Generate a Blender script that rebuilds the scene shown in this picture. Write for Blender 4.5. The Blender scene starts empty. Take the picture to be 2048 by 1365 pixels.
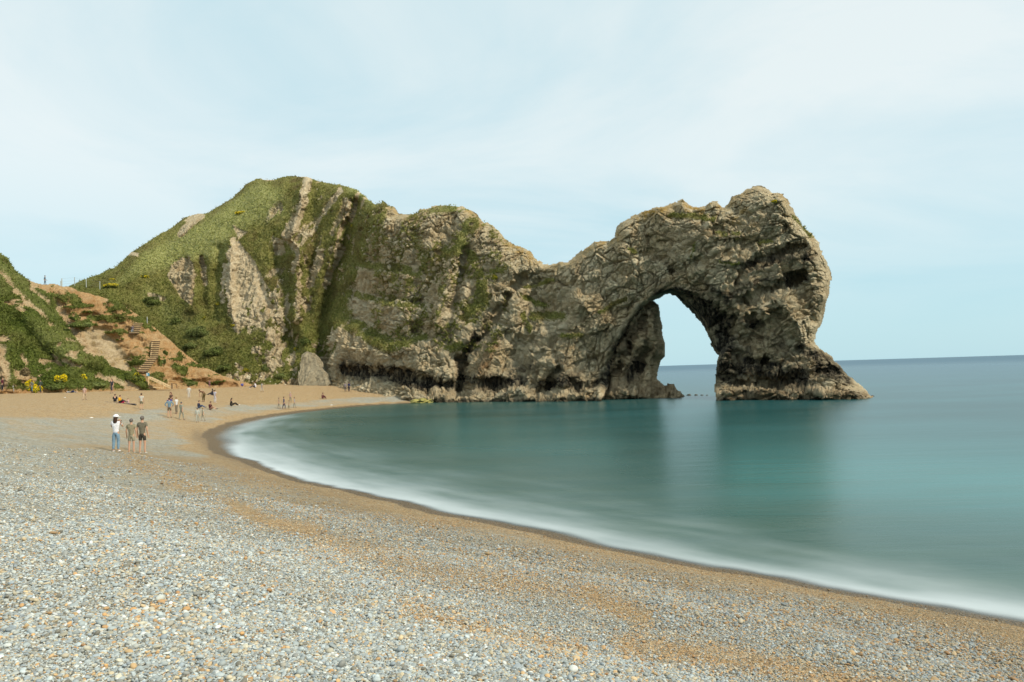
import bpy, bmesh, math, random, time
import numpy as np
from mathutils import Vector, Matrix
from mathutils.bvhtree import BVHTree
random.seed(7)
RNG = np.random.default_rng(11)
SC = bpy.context.scene
COL = SC.collection
T0 = time.time()

# ------------------------------------------------------------------ camera
FPX, CX, CY, CAMZ = 1500.0, 1024.0, 682.5, 4.5      # focal length in photo pixels (photo is 2048 wide)
PITCH = math.atan(0.0391)
ROLLA = -math.atan(0.0304)
cF = np.array([0, math.cos(PITCH), math.sin(PITCH)])
_r0 = np.array([1.0, 0, 0]); _u0 = np.array([0, -math.sin(PITCH), math.cos(PITCH)])
cR = _r0 * math.cos(ROLLA) + _u0 * math.sin(ROLLA)
cU = -_r0 * math.sin(ROLLA) + _u0 * math.cos(ROLLA)
cam_d = bpy.data.cameras.new('camera')
cam = bpy.data.objects.new('camera', cam_d); COL.objects.link(cam)
cam_d.sensor_width = 36; cam_d.lens = 36 * FPX / 2048
cam_d.clip_start = 0.1; cam_d.clip_end = 40000
cam.matrix_world = Matrix(((cR[0], cU[0], -cF[0], 0), (cR[1], cU[1], -cF[1], 0), (cR[2], cU[2], -cF[2], CAMZ), (0, 0, 0, 1)))
SC.camera = cam

# ------------------------------------------------------------------ light
SUN_EL, SUN_AZ = math.radians(42), math.radians(122)   # azimuth clockwise from +Y
sd = Vector((math.sin(SUN_AZ) * math.cos(SUN_EL), math.cos(SUN_AZ) * math.cos(SUN_EL), math.sin(SUN_EL)))
sl = bpy.data.lights.new('sun', 'SUN'); so = bpy.data.objects.new('sun', sl); COL.objects.link(so)
sl.energy = 3.9; sl.angle = math.radians(5); sl.color = (1.0, 0.88, 0.70)
so.rotation_euler = sd.to_track_quat('Z', 'Y').to_euler(); so.location = (60, -40, 80)
SC.view_settings.view_transform = 'Standard'; SC.view_settings.look = 'None'
SC.view_settings.exposure = 0.0; SC.view_settings.gamma = 1.0
SC.view_settings.use_curve_mapping = False
SC.cycles.max_bounces = 6; SC.cycles.diffuse_bounces = 2; SC.cycles.transparent_max_bounces = 12

def nd(nt, t, **kw):
    n = nt.nodes.new(t)
    for k, v in kw.items():
        if k == 'ins':
            for a, b in v.items(): n.inputs[a].default_value = b
        else: setattr(n, k, v)
    return n

world = bpy.data.worlds.new('World'); SC.world = world; world.use_nodes = True
nt = world.node_tree; nt.nodes.clear(); L = nt.links.new
out = nd(nt, 'ShaderNodeOutputWorld')
sky = nd(nt, 'ShaderNodeTexSky', sky_type='NISHITA', sun_disc=False, sun_elevation=SUN_EL, sun_rotation=SUN_AZ, air_density=1.0, dust_density=0.6, ozone_density=1.0)
bg1 = nd(nt, 'ShaderNodeBackground', ins={'Strength': 0.12}); L(sky.outputs[0], bg1.inputs[0])
tc = nd(nt, 'ShaderNodeTexCoord'); sep = nd(nt, 'ShaderNodeSeparateXYZ'); L(tc.outputs['Generated'], sep.inputs[0])
add = nd(nt, 'ShaderNodeMath', operation='ADD'); add.inputs[1].default_value = 0.14; L(sep.outputs[2], add.inputs[0])
mx = nd(nt, 'ShaderNodeMath', operation='MAXIMUM'); mx.inputs[1].default_value = 0.05; L(add.outputs[0], mx.inputs[0])
dx = nd(nt, 'ShaderNodeMath', operation='DIVIDE'); L(sep.outputs[0], dx.inputs[0]); L(mx.outputs[0], dx.inputs[1])
dy = nd(nt, 'ShaderNodeMath', operation='DIVIDE'); L(sep.outputs[1], dy.inputs[0]); L(mx.outputs[0], dy.inputs[1])
cmb = nd(nt, 'ShaderNodeCombineXYZ'); L(dx.outputs[0], cmb.inputs[0]); L(dy.outputs[0], cmb.inputs[1])
mp = nd(nt, 'ShaderNodeMapping'); mp.inputs['Rotation'].default_value = (0, 0, 0.5); mp.inputs['Scale'].default_value = (0.55, 0.8, 1); L(cmb.outputs[0], mp.inputs[0])
nz = nd(nt, 'ShaderNodeTexNoise', ins={'Scale': 0.8, 'Detail': 7.0, 'Roughness': 0.56, 'Distortion': 1.3}); L(mp.outputs[0], nz.inputs[0])
rp = nd(nt, 'ShaderNodeValToRGB'); L(nz.outputs[0], rp.inputs[0])
rp.color_ramp.elements[0].position = 0.30; rp.color_ramp.elements[0].color = (0.0, 0.0, 0.0, 1)
rp.color_ramp.elements[1].position = 0.58; rp.color_ramp.elements[1].color = (1, 1, 1, 1)
cc = nd(nt, 'ShaderNodeMix', data_type='RGBA'); L(rp.outputs[0], cc.inputs[0])
cc.inputs[6].default_value = (0.58, 0.80, 0.865, 1); cc.inputs[7].default_value = (0.86, 0.945, 0.94, 1)
hz = nd(nt, 'ShaderNodeMapRange', interpolation_type='SMOOTHSTEP'); L(sep.outputs[2], hz.inputs[0])
hz.inputs[1].default_value = 0.0; hz.inputs[2].default_value = 0.30; hz.inputs[3].default_value = 0.0; hz.inputs[4].default_value = 1.0
hc = nd(nt, 'ShaderNodeMix', data_type='RGBA'); L(hz.outputs[0], hc.inputs[0])
hc.inputs[6].default_value = (0.50, 0.76, 0.84, 1); L(cc.outputs[2], hc.inputs[7])
bg2 = nd(nt, 'ShaderNodeBackground', ins={'Strength': 1.05}); L(hc.outputs[2], bg2.inputs[0])
ms = nd(nt, 'ShaderNodeMixShader', ins={0: 0.86}); L(bg1.outputs[0], ms.inputs[1]); L(bg2.outputs[0], ms.inputs[2])
L(ms.outputs[0], out.inputs[0])

# ------------------------------------------------------------------ maths
def unproj(px, py, Y):
    px = np.asarray(px, float); py = np.asarray(py, float)
    d = cF[None, :] * FPX + cR[None, :] * (px.ravel()[:, None] - CX) - cU[None, :] * (py.ravel()[:, None] - CY)
    t = np.asarray(Y, float).ravel() / d[:, 1]
    return d * t[:, None] + np.array([0, 0, CAMZ])
def proj(P):
    q = P - np.array([0, 0, CAMZ])
    f = np.maximum(q @ cF, 1e-3)
    return CX + FPX * (q @ cR) / f, CY - FPX * (q @ cU) / f, q @ cF
def pray(px, py):
    d = cF * FPX + cR * (px - CX) - cU * (py - CY)
    return Vector(d / np.linalg.norm(d))
def sst(a, b, x):
    t = np.clip((x - a) / (b - a), 0, 1); return t * t * (3 - 2 * t)
def h3(ix, iy, iz, seed):
    h = (ix.astype(np.int64) * 374761393 + iy.astype(np.int64) * 668265263 + iz.astype(np.int64) * 1274126177 + seed * 974711) & 0xFFFFFFFF
    h = ((h ^ (h >> 13)) * 1274126177) & 0xFFFFFFFF
    h = ((h ^ (h >> 16)) * 2246822519) & 0xFFFFFFFF
    return (h ^ (h >> 15)) & 0xFFFFFFFF
def hf(h, k=0):
    return (((h >> (k * 8)) & 0xFFFF).astype(np.float64) if k < 3 else ((h * 2654435761 >> 7) & 0xFFFF).astype(np.float64)) / 65535.0
def vnoise(P, seed=0):
    I = np.floor(P).astype(np.int64); f = P - I; f = f * f * (3 - 2 * f)
    r = np.zeros(len(P))
    for dx in (0, 1):
        wx = f[:, 0] if dx else 1 - f[:, 0]
        for dy in (0, 1):
            wy = f[:, 1] if dy else 1 - f[:, 1]
            for dz in (0, 1):
                wz = f[:, 2] if dz else 1 - f[:, 2]
                r += wx * wy * wz * hf(h3(I[:, 0] + dx, I[:, 1] + dy, I[:, 2] + dz, seed))
    return r * 2 - 1
def fbm(P, scale, oct=4, seed=0, gain=0.5):
    r = np.zeros(len(P)); a = 1.0; s = 0
    Q = P / scale
    for o in range(oct):
        r += a * vnoise(Q + o * 17.3, seed + o); s += a; a *= gain; Q = Q * 2.03
    return r / s
def voro(P, seed=0):
    I = np.floor(P).astype(np.int64)
    n = len(P); d1 = np.full(n, 9.0); d2 = np.full(n, 9.0); hh = np.zeros(n, np.int64); vec = np.zeros((n, 3))
    for dx in (-1, 0, 1):
        for dy in (-1, 0, 1):
            for dz in (-1, 0, 1):
                c = I + np.array([dx, dy, dz]); h = h3(c[:, 0], c[:, 1], c[:, 2], seed)
                v = P - (c + np.stack([hf(h, 0), hf(h, 1), hf(h, 2)], 1))
                d = np.sqrt((v * v).sum(1))
                m = d < d1
                d2 = np.where(m, d1, np.minimum(d2, d)); d1 = np.where(m, d, d1); hh = np.where(m, h, hh); vec[m] = v[m]
    return d1, d2, hh, vec
def seg_dist(x, y, pts):
    """distance to an open polyline and the parameter 0..1 along it"""
    best = np.full(x.shape, 1e9); par = np.zeros(x.shape); n = len(pts) - 1
    for i in range(n):
        ax, ay = pts[i][:2]; bx, by = pts[i + 1][:2]
        ex, ey = bx - ax, by - ay
        t = np.clip(((x - ax) * ex + (y - ay) * ey) / max(ex * ex + ey * ey, 1e-9), 0, 1)
        d = np.hypot(x - ax - t * ex, y - ay - t * ey)
        m = d < best; best = np.where(m, d, best); par = np.where(m, (i + t) / n, par)
    return best, par
def inside(x, y, pts):
    r = np.zeros(x.shape, bool); n = len(pts)
    for i in range(n):
        ax, ay = pts[i]; bx, by = pts[(i + 1) % n]
        if ay == by: continue
        c = ((ay > y) != (by > y)) & (x < (bx - ax) * (y - ay) / (by - ay) + ax)
        r ^= c
    return r
def sdf(x, y, pts):
    d, _ = seg_dist(x, y, list(pts) + [pts[0]])
    return np.where(inside(x, y, pts), d, -d)          # positive inside
def stroke(x, y, pts, w, soft=0.5):
    d, _ = seg_dist(x, y, pts)
    return np.exp(-(d / w) ** 2)
def blob(x, y, pts, soft):
    return sst(-soft, soft, sdf(x, y, pts))

# ------------------------------------------------------------------ object helpers
def tag(o, label=None, cat=None, group=None, kind=None):
    if label: o['label'] = label
    if cat: o['category'] = cat
    if group: o['group'] = group
    if kind: o['kind'] = kind
    return o
def link(name, me, mat=None, parent=None, smooth=False):
    o = bpy.data.objects.new(name, me); COL.objects.link(o)
    if mat and not me.materials: me.materials.append(mat)
    if parent: o.parent = parent
    if smooth: me.polygons.foreach_set('use_smooth', np.ones(len(me.polygons), bool))
    return o
def np_mesh(name, V, Q, attrs=None):
    me = bpy.data.meshes.new(name)
    V = np.asarray(V, np.float32); Q = np.asarray(Q, np.int32); k = Q.shape[1]
    me.vertices.add(len(V)); me.vertices.foreach_set('co', V.ravel())
    me.loops.add(Q.size); me.loops.foreach_set('vertex_index', Q.ravel())
    me.polygons.add(len(Q)); me.polygons.foreach_set('loop_start', np.arange(0, Q.size, k, dtype=np.int32))
    me.polygons.foreach_set('loop_total', np.full(len(Q), k, np.int32))
    me.update(calc_edges=True)
    for a, v in (attrs or {}).items():
        if v.ndim == 1:
            at = me.attributes.new(a, 'FLOAT', 'POINT'); at.data.foreach_set('value', v.astype(np.float32))
        else:
            at = me.attributes.new(a, 'FLOAT_COLOR', 'POINT')
            at.data.foreach_set('color', np.concatenate([v, np.ones((len(v), 1))], 1).astype(np.float32).ravel())
    return me
def empty(name, loc, rz=0):
    o = bpy.data.objects.new(name, None); COL.objects.link(o); o.location = loc; o.rotation_euler = (0, 0, rz)
    o.empty_display_size = 0.2
    return o

# ------------------------------------------------------------------ material helpers
def newmat(name):
    m = bpy.data.materials.new(name); m.use_nodes = True; nt = m.node_tree
    return m, nt, nt.nodes['Principled BSDF'], nt.links.new
def mixc(nt, fac, a, b, blend='MIX'):
    n = nd(nt, 'ShaderNodeMix', data_type='RGBA', blend_type=blend)
    for i, v in ((0, fac), (6, a), (7, b)):
        if hasattr(v, 'is_output') or isinstance(v, bpy.types.NodeSocket): nt.links.new(v, n.inputs[i])
        elif i == 0: n.inputs[0].default_value = v
        else: n.inputs[i].default_value = (*v, 1)
    return n.outputs[2]
def noise(nt, vec, scale, detail=3, rough=0.55, dist=0.0):
    n = nd(nt, 'ShaderNodeTexNoise', ins={'Scale': scale, 'Detail': detail, 'Roughness': rough, 'Distortion': dist})
    nt.links.new(vec, n.inputs['Vector']); return n.outputs[0]
def ramp(nt, v, lo, hi, a=0.0, b=1.0):
    n = nd(nt, 'ShaderNodeMapRange', clamp=True); nt.links.new(v, n.inputs[0])
    for i, q in ((1, lo), (2, hi), (3, a), (4, b)): n.inputs[i].default_value = q
    return n.outputs[0]
def math_(nt, op, a, b):
    n = nd(nt, 'ShaderNodeMath', operation=op)
    for i, v in ((0, a), (1, b)):
        if isinstance(v, bpy.types.NodeSocket): nt.links.new(v, n.inputs[i])
        else: n.inputs[i].default_value = v
    return n.outputs[0]
def attr(nt, name, col=False):
    n = nd(nt, 'ShaderNodeAttribute', attribute_name=name); return n.outputs['Color' if col else 'Fac']
def obj_co(nt):
    return nd(nt, 'ShaderNodeTexCoord').outputs['Object']
def mapping(nt, vec, scale=(1, 1, 1), rot=(0, 0, 0)):
    n = nd(nt, 'ShaderNodeMapping'); nt.links.new(vec, n.inputs[0]); n.inputs['Scale'].default_value = scale; n.inputs['Rotation'].default_value = rot
    return n.outputs[0]
def bump(nt, h, strength=0.5, dist=0.1, nrm=None):
    n = nd(nt, 'ShaderNodeBump', ins={'Strength': strength, 'Distance': dist}); nt.links.new(h, n.inputs['Height'])
    if nrm: nt.links.new(nrm, n.inputs['Normal'])
    return n.outputs[0]
_plain = {}
def plain(name, c, rough=0.8, var=0.12, scale=9.0):
    if name in _plain: return _plain[name]
    m, nt, b, L = newmat(name)
    v = noise(nt, obj_co(nt), scale, 3)
    lo = tuple(x * (1 - var * 1.6) for x in c); hi = tuple(min(1, x * (1 + var * 1.6)) for x in c)
    L(mixc(nt, ramp(nt, v, 0.3, 0.7), lo, hi), b.inputs['Base Color']); b.inputs['Roughness'].default_value = rough
    b.inputs['Specular IOR Level'].default_value = 0.25
    L(bump(nt, v, 0.3, 0.02), b.inputs['Normal'])
    _plain[name] = m; return m

# rock + grass material, used on headland, arch and hillside; every mask is an attribute of the surface
def land_material():
    m, nt, b, L = newmat('limestone_and_turf')
    co = obj_co(nt)
    n1 = noise(nt, co, 0.22, 5, 0.6); n2 = noise(nt, co, 1.3, 5, 0.65); n3 = noise(nt, co, 5.0, 4, 0.7)
    st = noise(nt, mapping(nt, co, (1.6, 1.6, 0.25), (0.2, 0.35, 0)), 1.6, 4, 0.6)
    c = mixc(nt, ramp(nt, n1, 0.35, 0.65), (0.50, 0.365, 0.20), (0.42, 0.335, 0.205))
    c = mixc(nt, ramp(nt, n2, 0.40, 0.62), c, (0.67, 0.54, 0.33))
    c = mixc(nt, ramp(nt, st, 0.56, 0.72, 0, 0.7), c, (0.19, 0.145, 0.085))
    c = mixc(nt, ramp(nt, n3, 0.54, 0.66, 0, 0.7), c, (0.15, 0.12, 0.065)); c = mixc(nt, ramp(nt, noise(nt, co, 0.5, 5, .65), 0.52, 0.64, 0, 0.35), c, (0.20, 0.155, 0.09))
    c = mixc(nt, attr(nt, 'vary'), c, (0.68, 0.59, 0.40))
    c = mixc(nt, attr(nt, 'pale'), c, mixc(nt, ramp(nt, n2, 0.35, 0.65), (0.56, 0.44, 0.27), (0.70, 0.60, 0.42)))
    # orange sandy clay
    oc = mixc(nt, ramp(nt, n2, 0.35, 0.65), (0.50, 0.28, 0.115), (0.60, 0.42, 0.22))
    oc = mixc(nt, ramp(nt, n3, 0.5, 0.75, 0, 0.6), oc, (0.36, 0.19, 0.08))
    c = mixc(nt, attr(nt, 'clay'), c, oc)
    c = mixc(nt, attr(nt, 'rust'), c, (0.36, 0.19, 0.08))
    lf = math_(nt, 'MULTIPLY', attr(nt, 'lichen'), ramp(nt, n2, 0.42, 0.58))
    c = mixc(nt, lf, c, (0.38, 0.23, 0.04))
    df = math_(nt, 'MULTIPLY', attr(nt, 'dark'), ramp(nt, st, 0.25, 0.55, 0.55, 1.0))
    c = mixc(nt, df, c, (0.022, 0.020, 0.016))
    # turf
    g1 = noise(nt, co, 0.35, 4, 0.6); g2 = noise(nt, mapping(nt, co, (1, 1, 0.45)), 3.2, 5, 0.7); g3 = noise(nt, co, 9.0, 3, 0.7)
    g = mixc(nt, ramp(nt, g1, 0.38, 0.62), (0.14, 0.15, 0.032), (0.22, 0.205, 0.055))
    g = mixc(nt, ramp(nt, g2, 0.42, 0.66), g, (0.33, 0.30, 0.11))
    g = mixc(nt, ramp(nt, noise(nt, co, 0.16, 4, 0.65), 0.50, 0.64, 0, 0.8), g, (0.15, 0.115, 0.045))
    g = mixc(nt, ramp(nt, g2, 0.46, 0.30), g, (0.050, 0.070, 0.016))
    g = mixc(nt, ramp(nt, g3, 0.55, 0.72, 0, 0.6), g, (0.035, 0.045, 0.012))
    g = mixc(nt, attr(nt, 'fresh'), g, mixc(nt, ramp(nt, g2, 0.35, 0.65), (0.27, 0.295, 0.085), (0.46, 0.45, 0.20)))
    g = mixc(nt, attr(nt, 'lush'), g, mixc(nt, ramp(nt, g2, 0.35, 0.62), (0.045, 0.068, 0.012), (0.125, 0.155, 0.032)))
    gf = math_(nt, 'ADD', attr(nt, 'grass'), ramp(nt, n3, 0.3, 0.7, -0.22, 0.22))
    gf = ramp(nt, gf, 0.42, 0.58)
    c = mixc(nt, gf, c, g)
    L(c, b.inputs['Base Color']); b.inputs['Roughness'].default_value = 0.92; b.inputs['Specular IOR Level'].default_value = 0.15
    n4 = noise(nt, co, 2.2, 8, 0.72)
    vo = nd(nt, 'ShaderNodeTexVoronoi', feature='DISTANCE_TO_EDGE', ins={'Scale': 1.5}); L(mapping(nt, co, (1, 1, 0.7), (0.3, 0.5, 0)), vo.inputs['Vector'])
    vc = ramp(nt, vo.outputs[0], 0.0, 0.08)
    hgt = n4
    L(bump(nt, noise(nt, co, 7.0, 5, 0.75), 1.0, 0.22, bump(nt, hgt, 1.0, 0.45)), b.inputs['Normal'])
    return m
LAND = land_material()

# ------------------------------------------------------------------ beach terrain
SHORE_PX = [(2300, 1300), (2048, 1234), (1647, 1168), (1300, 1100), (1000, 1047), (860, 1016), (700, 978), (607, 958), (510, 928), (444, 897), (424, 880), (428, 866), (465, 849), (530, 834), (600, 824), (700, 813), (800, 807)]
_p = []
for (x, y) in SHORE_PX:
    hy = 741.2 - 0.0304 * (x - 1024); Y = CAMZ * FPX * 0.998 / (y - hy)
    q = unproj([x], [y], [Y])[0]; _p.append((q[0], q[1]))
_p = [(70, -60), (30, -12)] + _p + [(-8, 116)]
def chaikin(p, n):
    for _ in range(n):
        q = [p[0]]
        for a, b in zip(p[:-1], p[1:]):
            q += [(a[0] * .75 + b[0] * .25, a[1] * .75 + b[1] * .25), (a[0] * .25 + b[0] * .75, a[1] * .25 + b[1] * .75)]
        q.append(p[-1]); p = q
    return p
SHORE = chaikin(_p, 1)
LANDPOLY = SHORE + [(-8, 800), (-900, 800), (-900, -900), (70, -900)]
def shore_s(x, y):
    d, _ = seg_dist(x, y, SHORE)
    # far beyond the bay the polyline ends: closing edges do not count
    s = np.where(inside(x, y, LANDPOLY), d, -d)
    P = np.stack([x, y, x * 0], 1)
    return s + (0.42 * fbm(P, 4.5, 3, 5) + .12 * fbm(P, .8, 2, 6)) * sst(120, 40, np.hypot(x, y)) 
def beach_z(x, y, s=None):
    if s is None: s = shore_s(x, y)
    k = 0.195 * (1 - 0.45 * sst(75, 112, y))
    a = k * s; cap = 2.75 + 0.022 * np.clip(s - 14, 0, 60)
    sm = 0.5
    h = np.clip(0.5 + 0.5 * (cap - a) / sm, 0, 1)
    z = cap * (1 - h) + a * h - sm * h * (1 - h)
    z = np.where(s < 0, np.maximum(0.2 * s, -3.0), z)
    P = np.stack([x, y, x * 0], 1)
    amp = sst(0.5, 6, s)
    z = z + amp * (0.10 * fbm(P, 5.0, 3, 21) + 0.035 * fbm(P, 0.9, 3, 22))
    # storm ridges running parallel to the water
    z = z + amp * 0.07 * np.sin(s * 1.15 + 1.5 * fbm(P, 9, 2, 3)) * sst(16, 8, s)
    return z

# polar sheet round the camera: fine near it, coarse far away
def polar(rs, angs):
    R, A = np.meshgrid(rs, angs, indexing='ij')
    x = (R * np.sin(A)).ravel(); y = (R * np.cos(A)).ravel()
    n, k = len(rs), len(angs)
    i = np.arange(n - 1)[:, None] * k + np.arange(k - 1)[None, :]
    Q = np.stack([i, i + 1, i + k + 1, i + k], -1).reshape(-1, 4)[:, ::-1]
    return x, y, Q
def angles(fine, coarse):
    coarse = coarse * 4
    a = np.radians(np.concatenate([np.linspace(-180, -48, coarse, endpoint=False), np.linspace(-48, 48, fine, endpoint=False), np.linspace(48, 180, coarse)]))
    return a
rs = np.concatenate([[0.05, 0.8, 1.6], np.geomspace(2.2, 190, 520), np.geomspace(230, 20000, 14)])
bx_, by_, bQ = polar(rs, angles(760, 40))
bs = shore_s(bx_, by_)
bzz = beach_z(bx_, by_, bs)
bzz = np.where(np.hypot(bx_, by_) > 260, np.where(bs > 0, 2.0, -3.0), bzz)
bV = np.stack([bx_, by_, bzz], 1)
ppx, ppy, pf = proj(bV)
front = pf > 1
def clampf(a): return np.clip(a, 0, 1)
wn = fbm(bV * np.array([1, 1, 0]), 2.2, 4, 31); wn2 = fbm(bV * np.array([1, 1, 0]), 0.7, 3, 41); wn3 = fbm(bV * np.array([1, 1, 0]), 7.0, 3, 55)
rr = np.hypot(bx_, by_)
pxn = ppx + 26 * wn; pyn = ppy + 7 * wn
z_or = 0 * bs
def addm(a, b): return 1 - (1 - a) * (1 - b)
z_or = addm(z_or, sst(78, 92, by_ + 5 * wn3) * sst(6, 10, bs + 3 * wn))                           # far fine sand
z_or = addm(z_or, 0.85 * blob(pxn, pyn, [(-100, 775), (760, 765), (560, 812), (470, 806), (430, 812), (360, 812), (180, 838), (-100, 832)], 6))
z_or = addm(z_or, sst(3.0 + 1.0 * wn, 1.6 + 1.0 * wn, bs) * 0.95 * sst(-0.5, 0.4, bs))              # band along the water
z_or = addm(z_or, 0.7 * stroke(pxn, pyn, [(350, 830), (400, 870), (450, 920), (560, 960)], 22))
z_or = addm(z_or, 0.9 * stroke(pxn, pyn, [(270, 925), (340, 960), (390, 980)], 14))
z_or = addm(z_or, 1.0 * stroke(pxn, pyn, [(400, 985), (460, 1010), (540, 1045), (625, 1062)], 15))
z_or = addm(z_or, 0.55 * stroke(pxn, pyn, [(640, 1080), (900, 1150), (1230, 1200)], 26))
z_or = addm(z_or, 0.85 * stroke(pxn, pyn, [(1180, 1190), (1290, 1240)], 22))
z_or = addm(z_or, 0.85 * stroke(pxn, pyn, [(1250, 1290), (1500, 1320), (1800, 1390)], 26))
z_or = addm(z_or, 0.5 * stroke(pxn, pyn, [(820, 1220), (1000, 1270), (1150, 1300)], 22))
z_or = addm(z_or, 0.4 * stroke(pxn, pyn, [(30, 860), (250, 900), (420, 930)], 14))
z_or = addm(z_or, 0.26 * sst(18, 30, rr) * sst(-.2, .35, wn3 + .6 * wn)); z_or = addm(z_or, .45 * sst(9, 3, bs) * sst(-.3, .3, wn3))
z_or = clampf(z_or * np.where(front, 1, 0.3) + 0.16 * wn + 0.2 * wn2)
wet = sst(0.95 + 0.35 * wn, 0.75 + 0.35 * wn, bs); damp = sst(12, 4, bs + 2 * wn3) * sst(60, 30, rr) * clampf(.75 + .6 * wn)
wet = np.maximum(wet, 0.55 * stroke(ppx, ppy, [(395, 872), (430, 900), (500, 925)], 14))
shift = .22 * fbm(bV * np.array([1, 1, 0]), 1.6, 4, 88); z_or = clampf(z_or + shift * sst(60, 30, rr))
bme = np_mesh('beach', bV, bQ, {'orange': z_or, 'wet': wet, 'damp': damp})

def beach_material():
    m, nt, b, L = newmat('shingle')
    co = obj_co(nt)
    v1 = nd(nt, 'ShaderNodeTexVoronoi', ins={'Scale': 26.0, 'Randomness': 1.0}); L(co, v1.inputs['Vector'])
    v2 = nd(nt, 'ShaderNodeTexVoronoi', ins={'Scale': 11.0}); L(co, v2.inputs['Vector'])
    v3 = nd(nt, 'ShaderNodeTexVoronoi', ins={'Scale': 5.0}); L(mapping(nt, co, (1, 1, 1)), v3.inputs['Vector'])
    s1 = nd(nt, 'ShaderNodeSeparateColor'); L(v1.outputs['Color'], s1.inputs[0])
    s2 = nd(nt, 'ShaderNodeSeparateColor'); L(v2.outputs['Color'], s2.inputs[0])
    s3 = nd(nt, 'ShaderNodeSeparateColor'); L(v3.outputs['Color'], s3.inputs[0])
    def peb(stops, f):
        r = nd(nt, 'ShaderNodeValToRGB'); r.color_ramp.interpolation = 'LINEAR'; L(f, r.inputs[0])
        e = r.color_ramp.elements; e[0].position = stops[0][0]; e[0].color = (*stops[0][1], 1); e[1].position = stops[-1][0]; e[1].color = (*stops[-1][1], 1)
        for p, c in stops[1:-1]: q = e.new(p); q.color = (*c, 1)
        return r.outputs[0]
    grey = [(0.0, (0.20, 0.17, 0.12)), (0.25, (0.36, 0.355, 0.31)), (0.5, (0.48, 0.49, 0.44)), (0.75, (0.56, 0.45, 0.28)), (0.9, (0.68, 0.68, 0.63)), (1.0, (0.44, 0.42, 0.36))]
    oran = [(0.0, (0.26, 0.135, 0.05)), (0.3, (0.50, 0.31, 0.135)), (0.55, (0.60, 0.41, 0.20)), (0.8, (0.66, 0.50, 0.29)), (1.0, (0.52, 0.49, 0.39))]
    g = mixc(nt, 0.62, peb(grey, s1.outputs[0]), peb(grey, s2.outputs[1])); g = mixc(nt, 0.30, g, peb(grey, s3.outputs[2])); g = mixc(nt, 1.0, g, (0.98, 1.02, 1.03), 'MULTIPLY')
    o = mixc(nt, 0.6, peb(oran, s1.outputs[1]), peb(oran, s2.outputs[0])); o = mixc(nt, 0.22, o, peb(oran, s3.outputs[0]))
    n = noise(nt, co, 6.0, 5, 0.7)
    of = ramp(nt, math_(nt, 'ADD', attr(nt, 'orange'), ramp(nt, n, 0.3, 0.7, -0.25, 0.25)), 0.2, 0.8)
    c = mixc(nt, of, g, o); c = mixc(nt, ramp(nt, noise(nt, co, 0.9, 5, 0.75), 0.45, 0.6, 0, 0.42), c, (0.50, 0.37, 0.20))
    n5 = noise(nt, co, 14.0, 4, 0.75)
    c = mixc(nt, ramp(nt, n5, 0.56, 0.72, 0, 0.5), c, (0.14, 0.11, 0.07)); c = mixc(nt, ramp(nt, noise(nt, mapping(nt, co, (1.6, .7, 1)), 3.0, 5, .8), 0.52, 0.68, 0, 0.42), c, (0.22, 0.175, 0.11))
    c = mixc(nt, math_(nt, 'MULTIPLY', attr(nt, 'damp'), .5), c, (0.21, 0.165, 0.095))
    wetc = mixc(nt, 0.72, c, (0.085, 0.06, 0.035))
    c = mixc(nt, attr(nt, 'wet'), c, wetc)
    L(c, b.inputs['Base Color'])
    L(ramp(nt, attr(nt, 'wet'), 0, 1, 0.85, 0.45), b.inputs['Roughness']); b.inputs['Specular IOR Level'].default_value = 0.3
    h = math_(nt, 'ADD', math_(nt, 'MULTIPLY', v1.outputs['Distance'], -0.035), math_(nt, 'MULTIPLY', v2.outputs['Distance'], -0.06))
    h = math_(nt, 'ADD', h, math_(nt, 'MULTIPLY', n5, 0.05))
    L(bump(nt, h, 1.0, 1.6), b.inputs['Normal'])
    return m
BEACH = link('beach', bme, beach_material(), smooth=True); BEACH['kind'] = 'structure'

# ------------------------------------------------------------------ sea
rs2 = np.concatenate([np.geomspace(6, 240, 460), np.geomspace(260, 30000, 40)])
sx, sy, sQ = polar(rs2, angles(620, 30))
ss = shore_s(sx, sy)
far = np.hypot(sx, sy) > 260
ss = np.where(far, -100, ss)
keep = (ss < 0.6)
qk = keep[sQ].any(1)
sV = np.stack([sx, sy, 0 * sx], 1)
off = -ss
# foam: long-exposure wash lies along the water's edge, streaked parallel to it
sn = fbm(np.stack([sx * 0.6 + sy * 0.25, sy, 0 * sx], 1), 7.0, 4, 71)
par_d, par_t = seg_dist(sx, sy, SHORE)
st_ = fbm(np.stack([par_t * 40, par_d * 1.6, 0 * sx], 1), 1.4, 4, 73)
wid = 1.8 + .6 * sn + 1.3 * sst(30, 62, sy) * sst(95, 70, sy) + 0.9 * st_
foam = np.exp(-np.clip(off, 0, 99) ** 1.25 / np.maximum(wid, .7) ** 1.25) * sst(105, 80, sy)
foam = clampf(.80 * foam * (1 + 0.22 * st_ + .15 * sn) + 0.10 * np.exp(-np.clip(off, 0, 99) / 9) * (0.5 + sn) * sst(105, 80, sy))
thin = sst(-0.1, 0.4 + 1.8 * sst(42, 58, sy), off)
tur = clampf(np.exp(-np.clip(off, 0, 200) / 22) * 1.15)
spx, spy, spf = proj(sV); turq = np.where(spf > 1, 1, 0) * (.85 * stroke(spx, spy, [(1500, 960), (1750, 960), (2300, 985), (6000, 1100)], 75) + .3 * stroke(spx, spy, [(900, 880), (1200, 900)], 40)); deep = sst(4.0, 7.2, np.log(np.hypot(sx, sy)))
q2 = sQ[qk]; used = np.unique(q2); mapi = np.zeros(len(sx), int) - 1; mapi[used] = np.arange(len(used))
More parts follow.
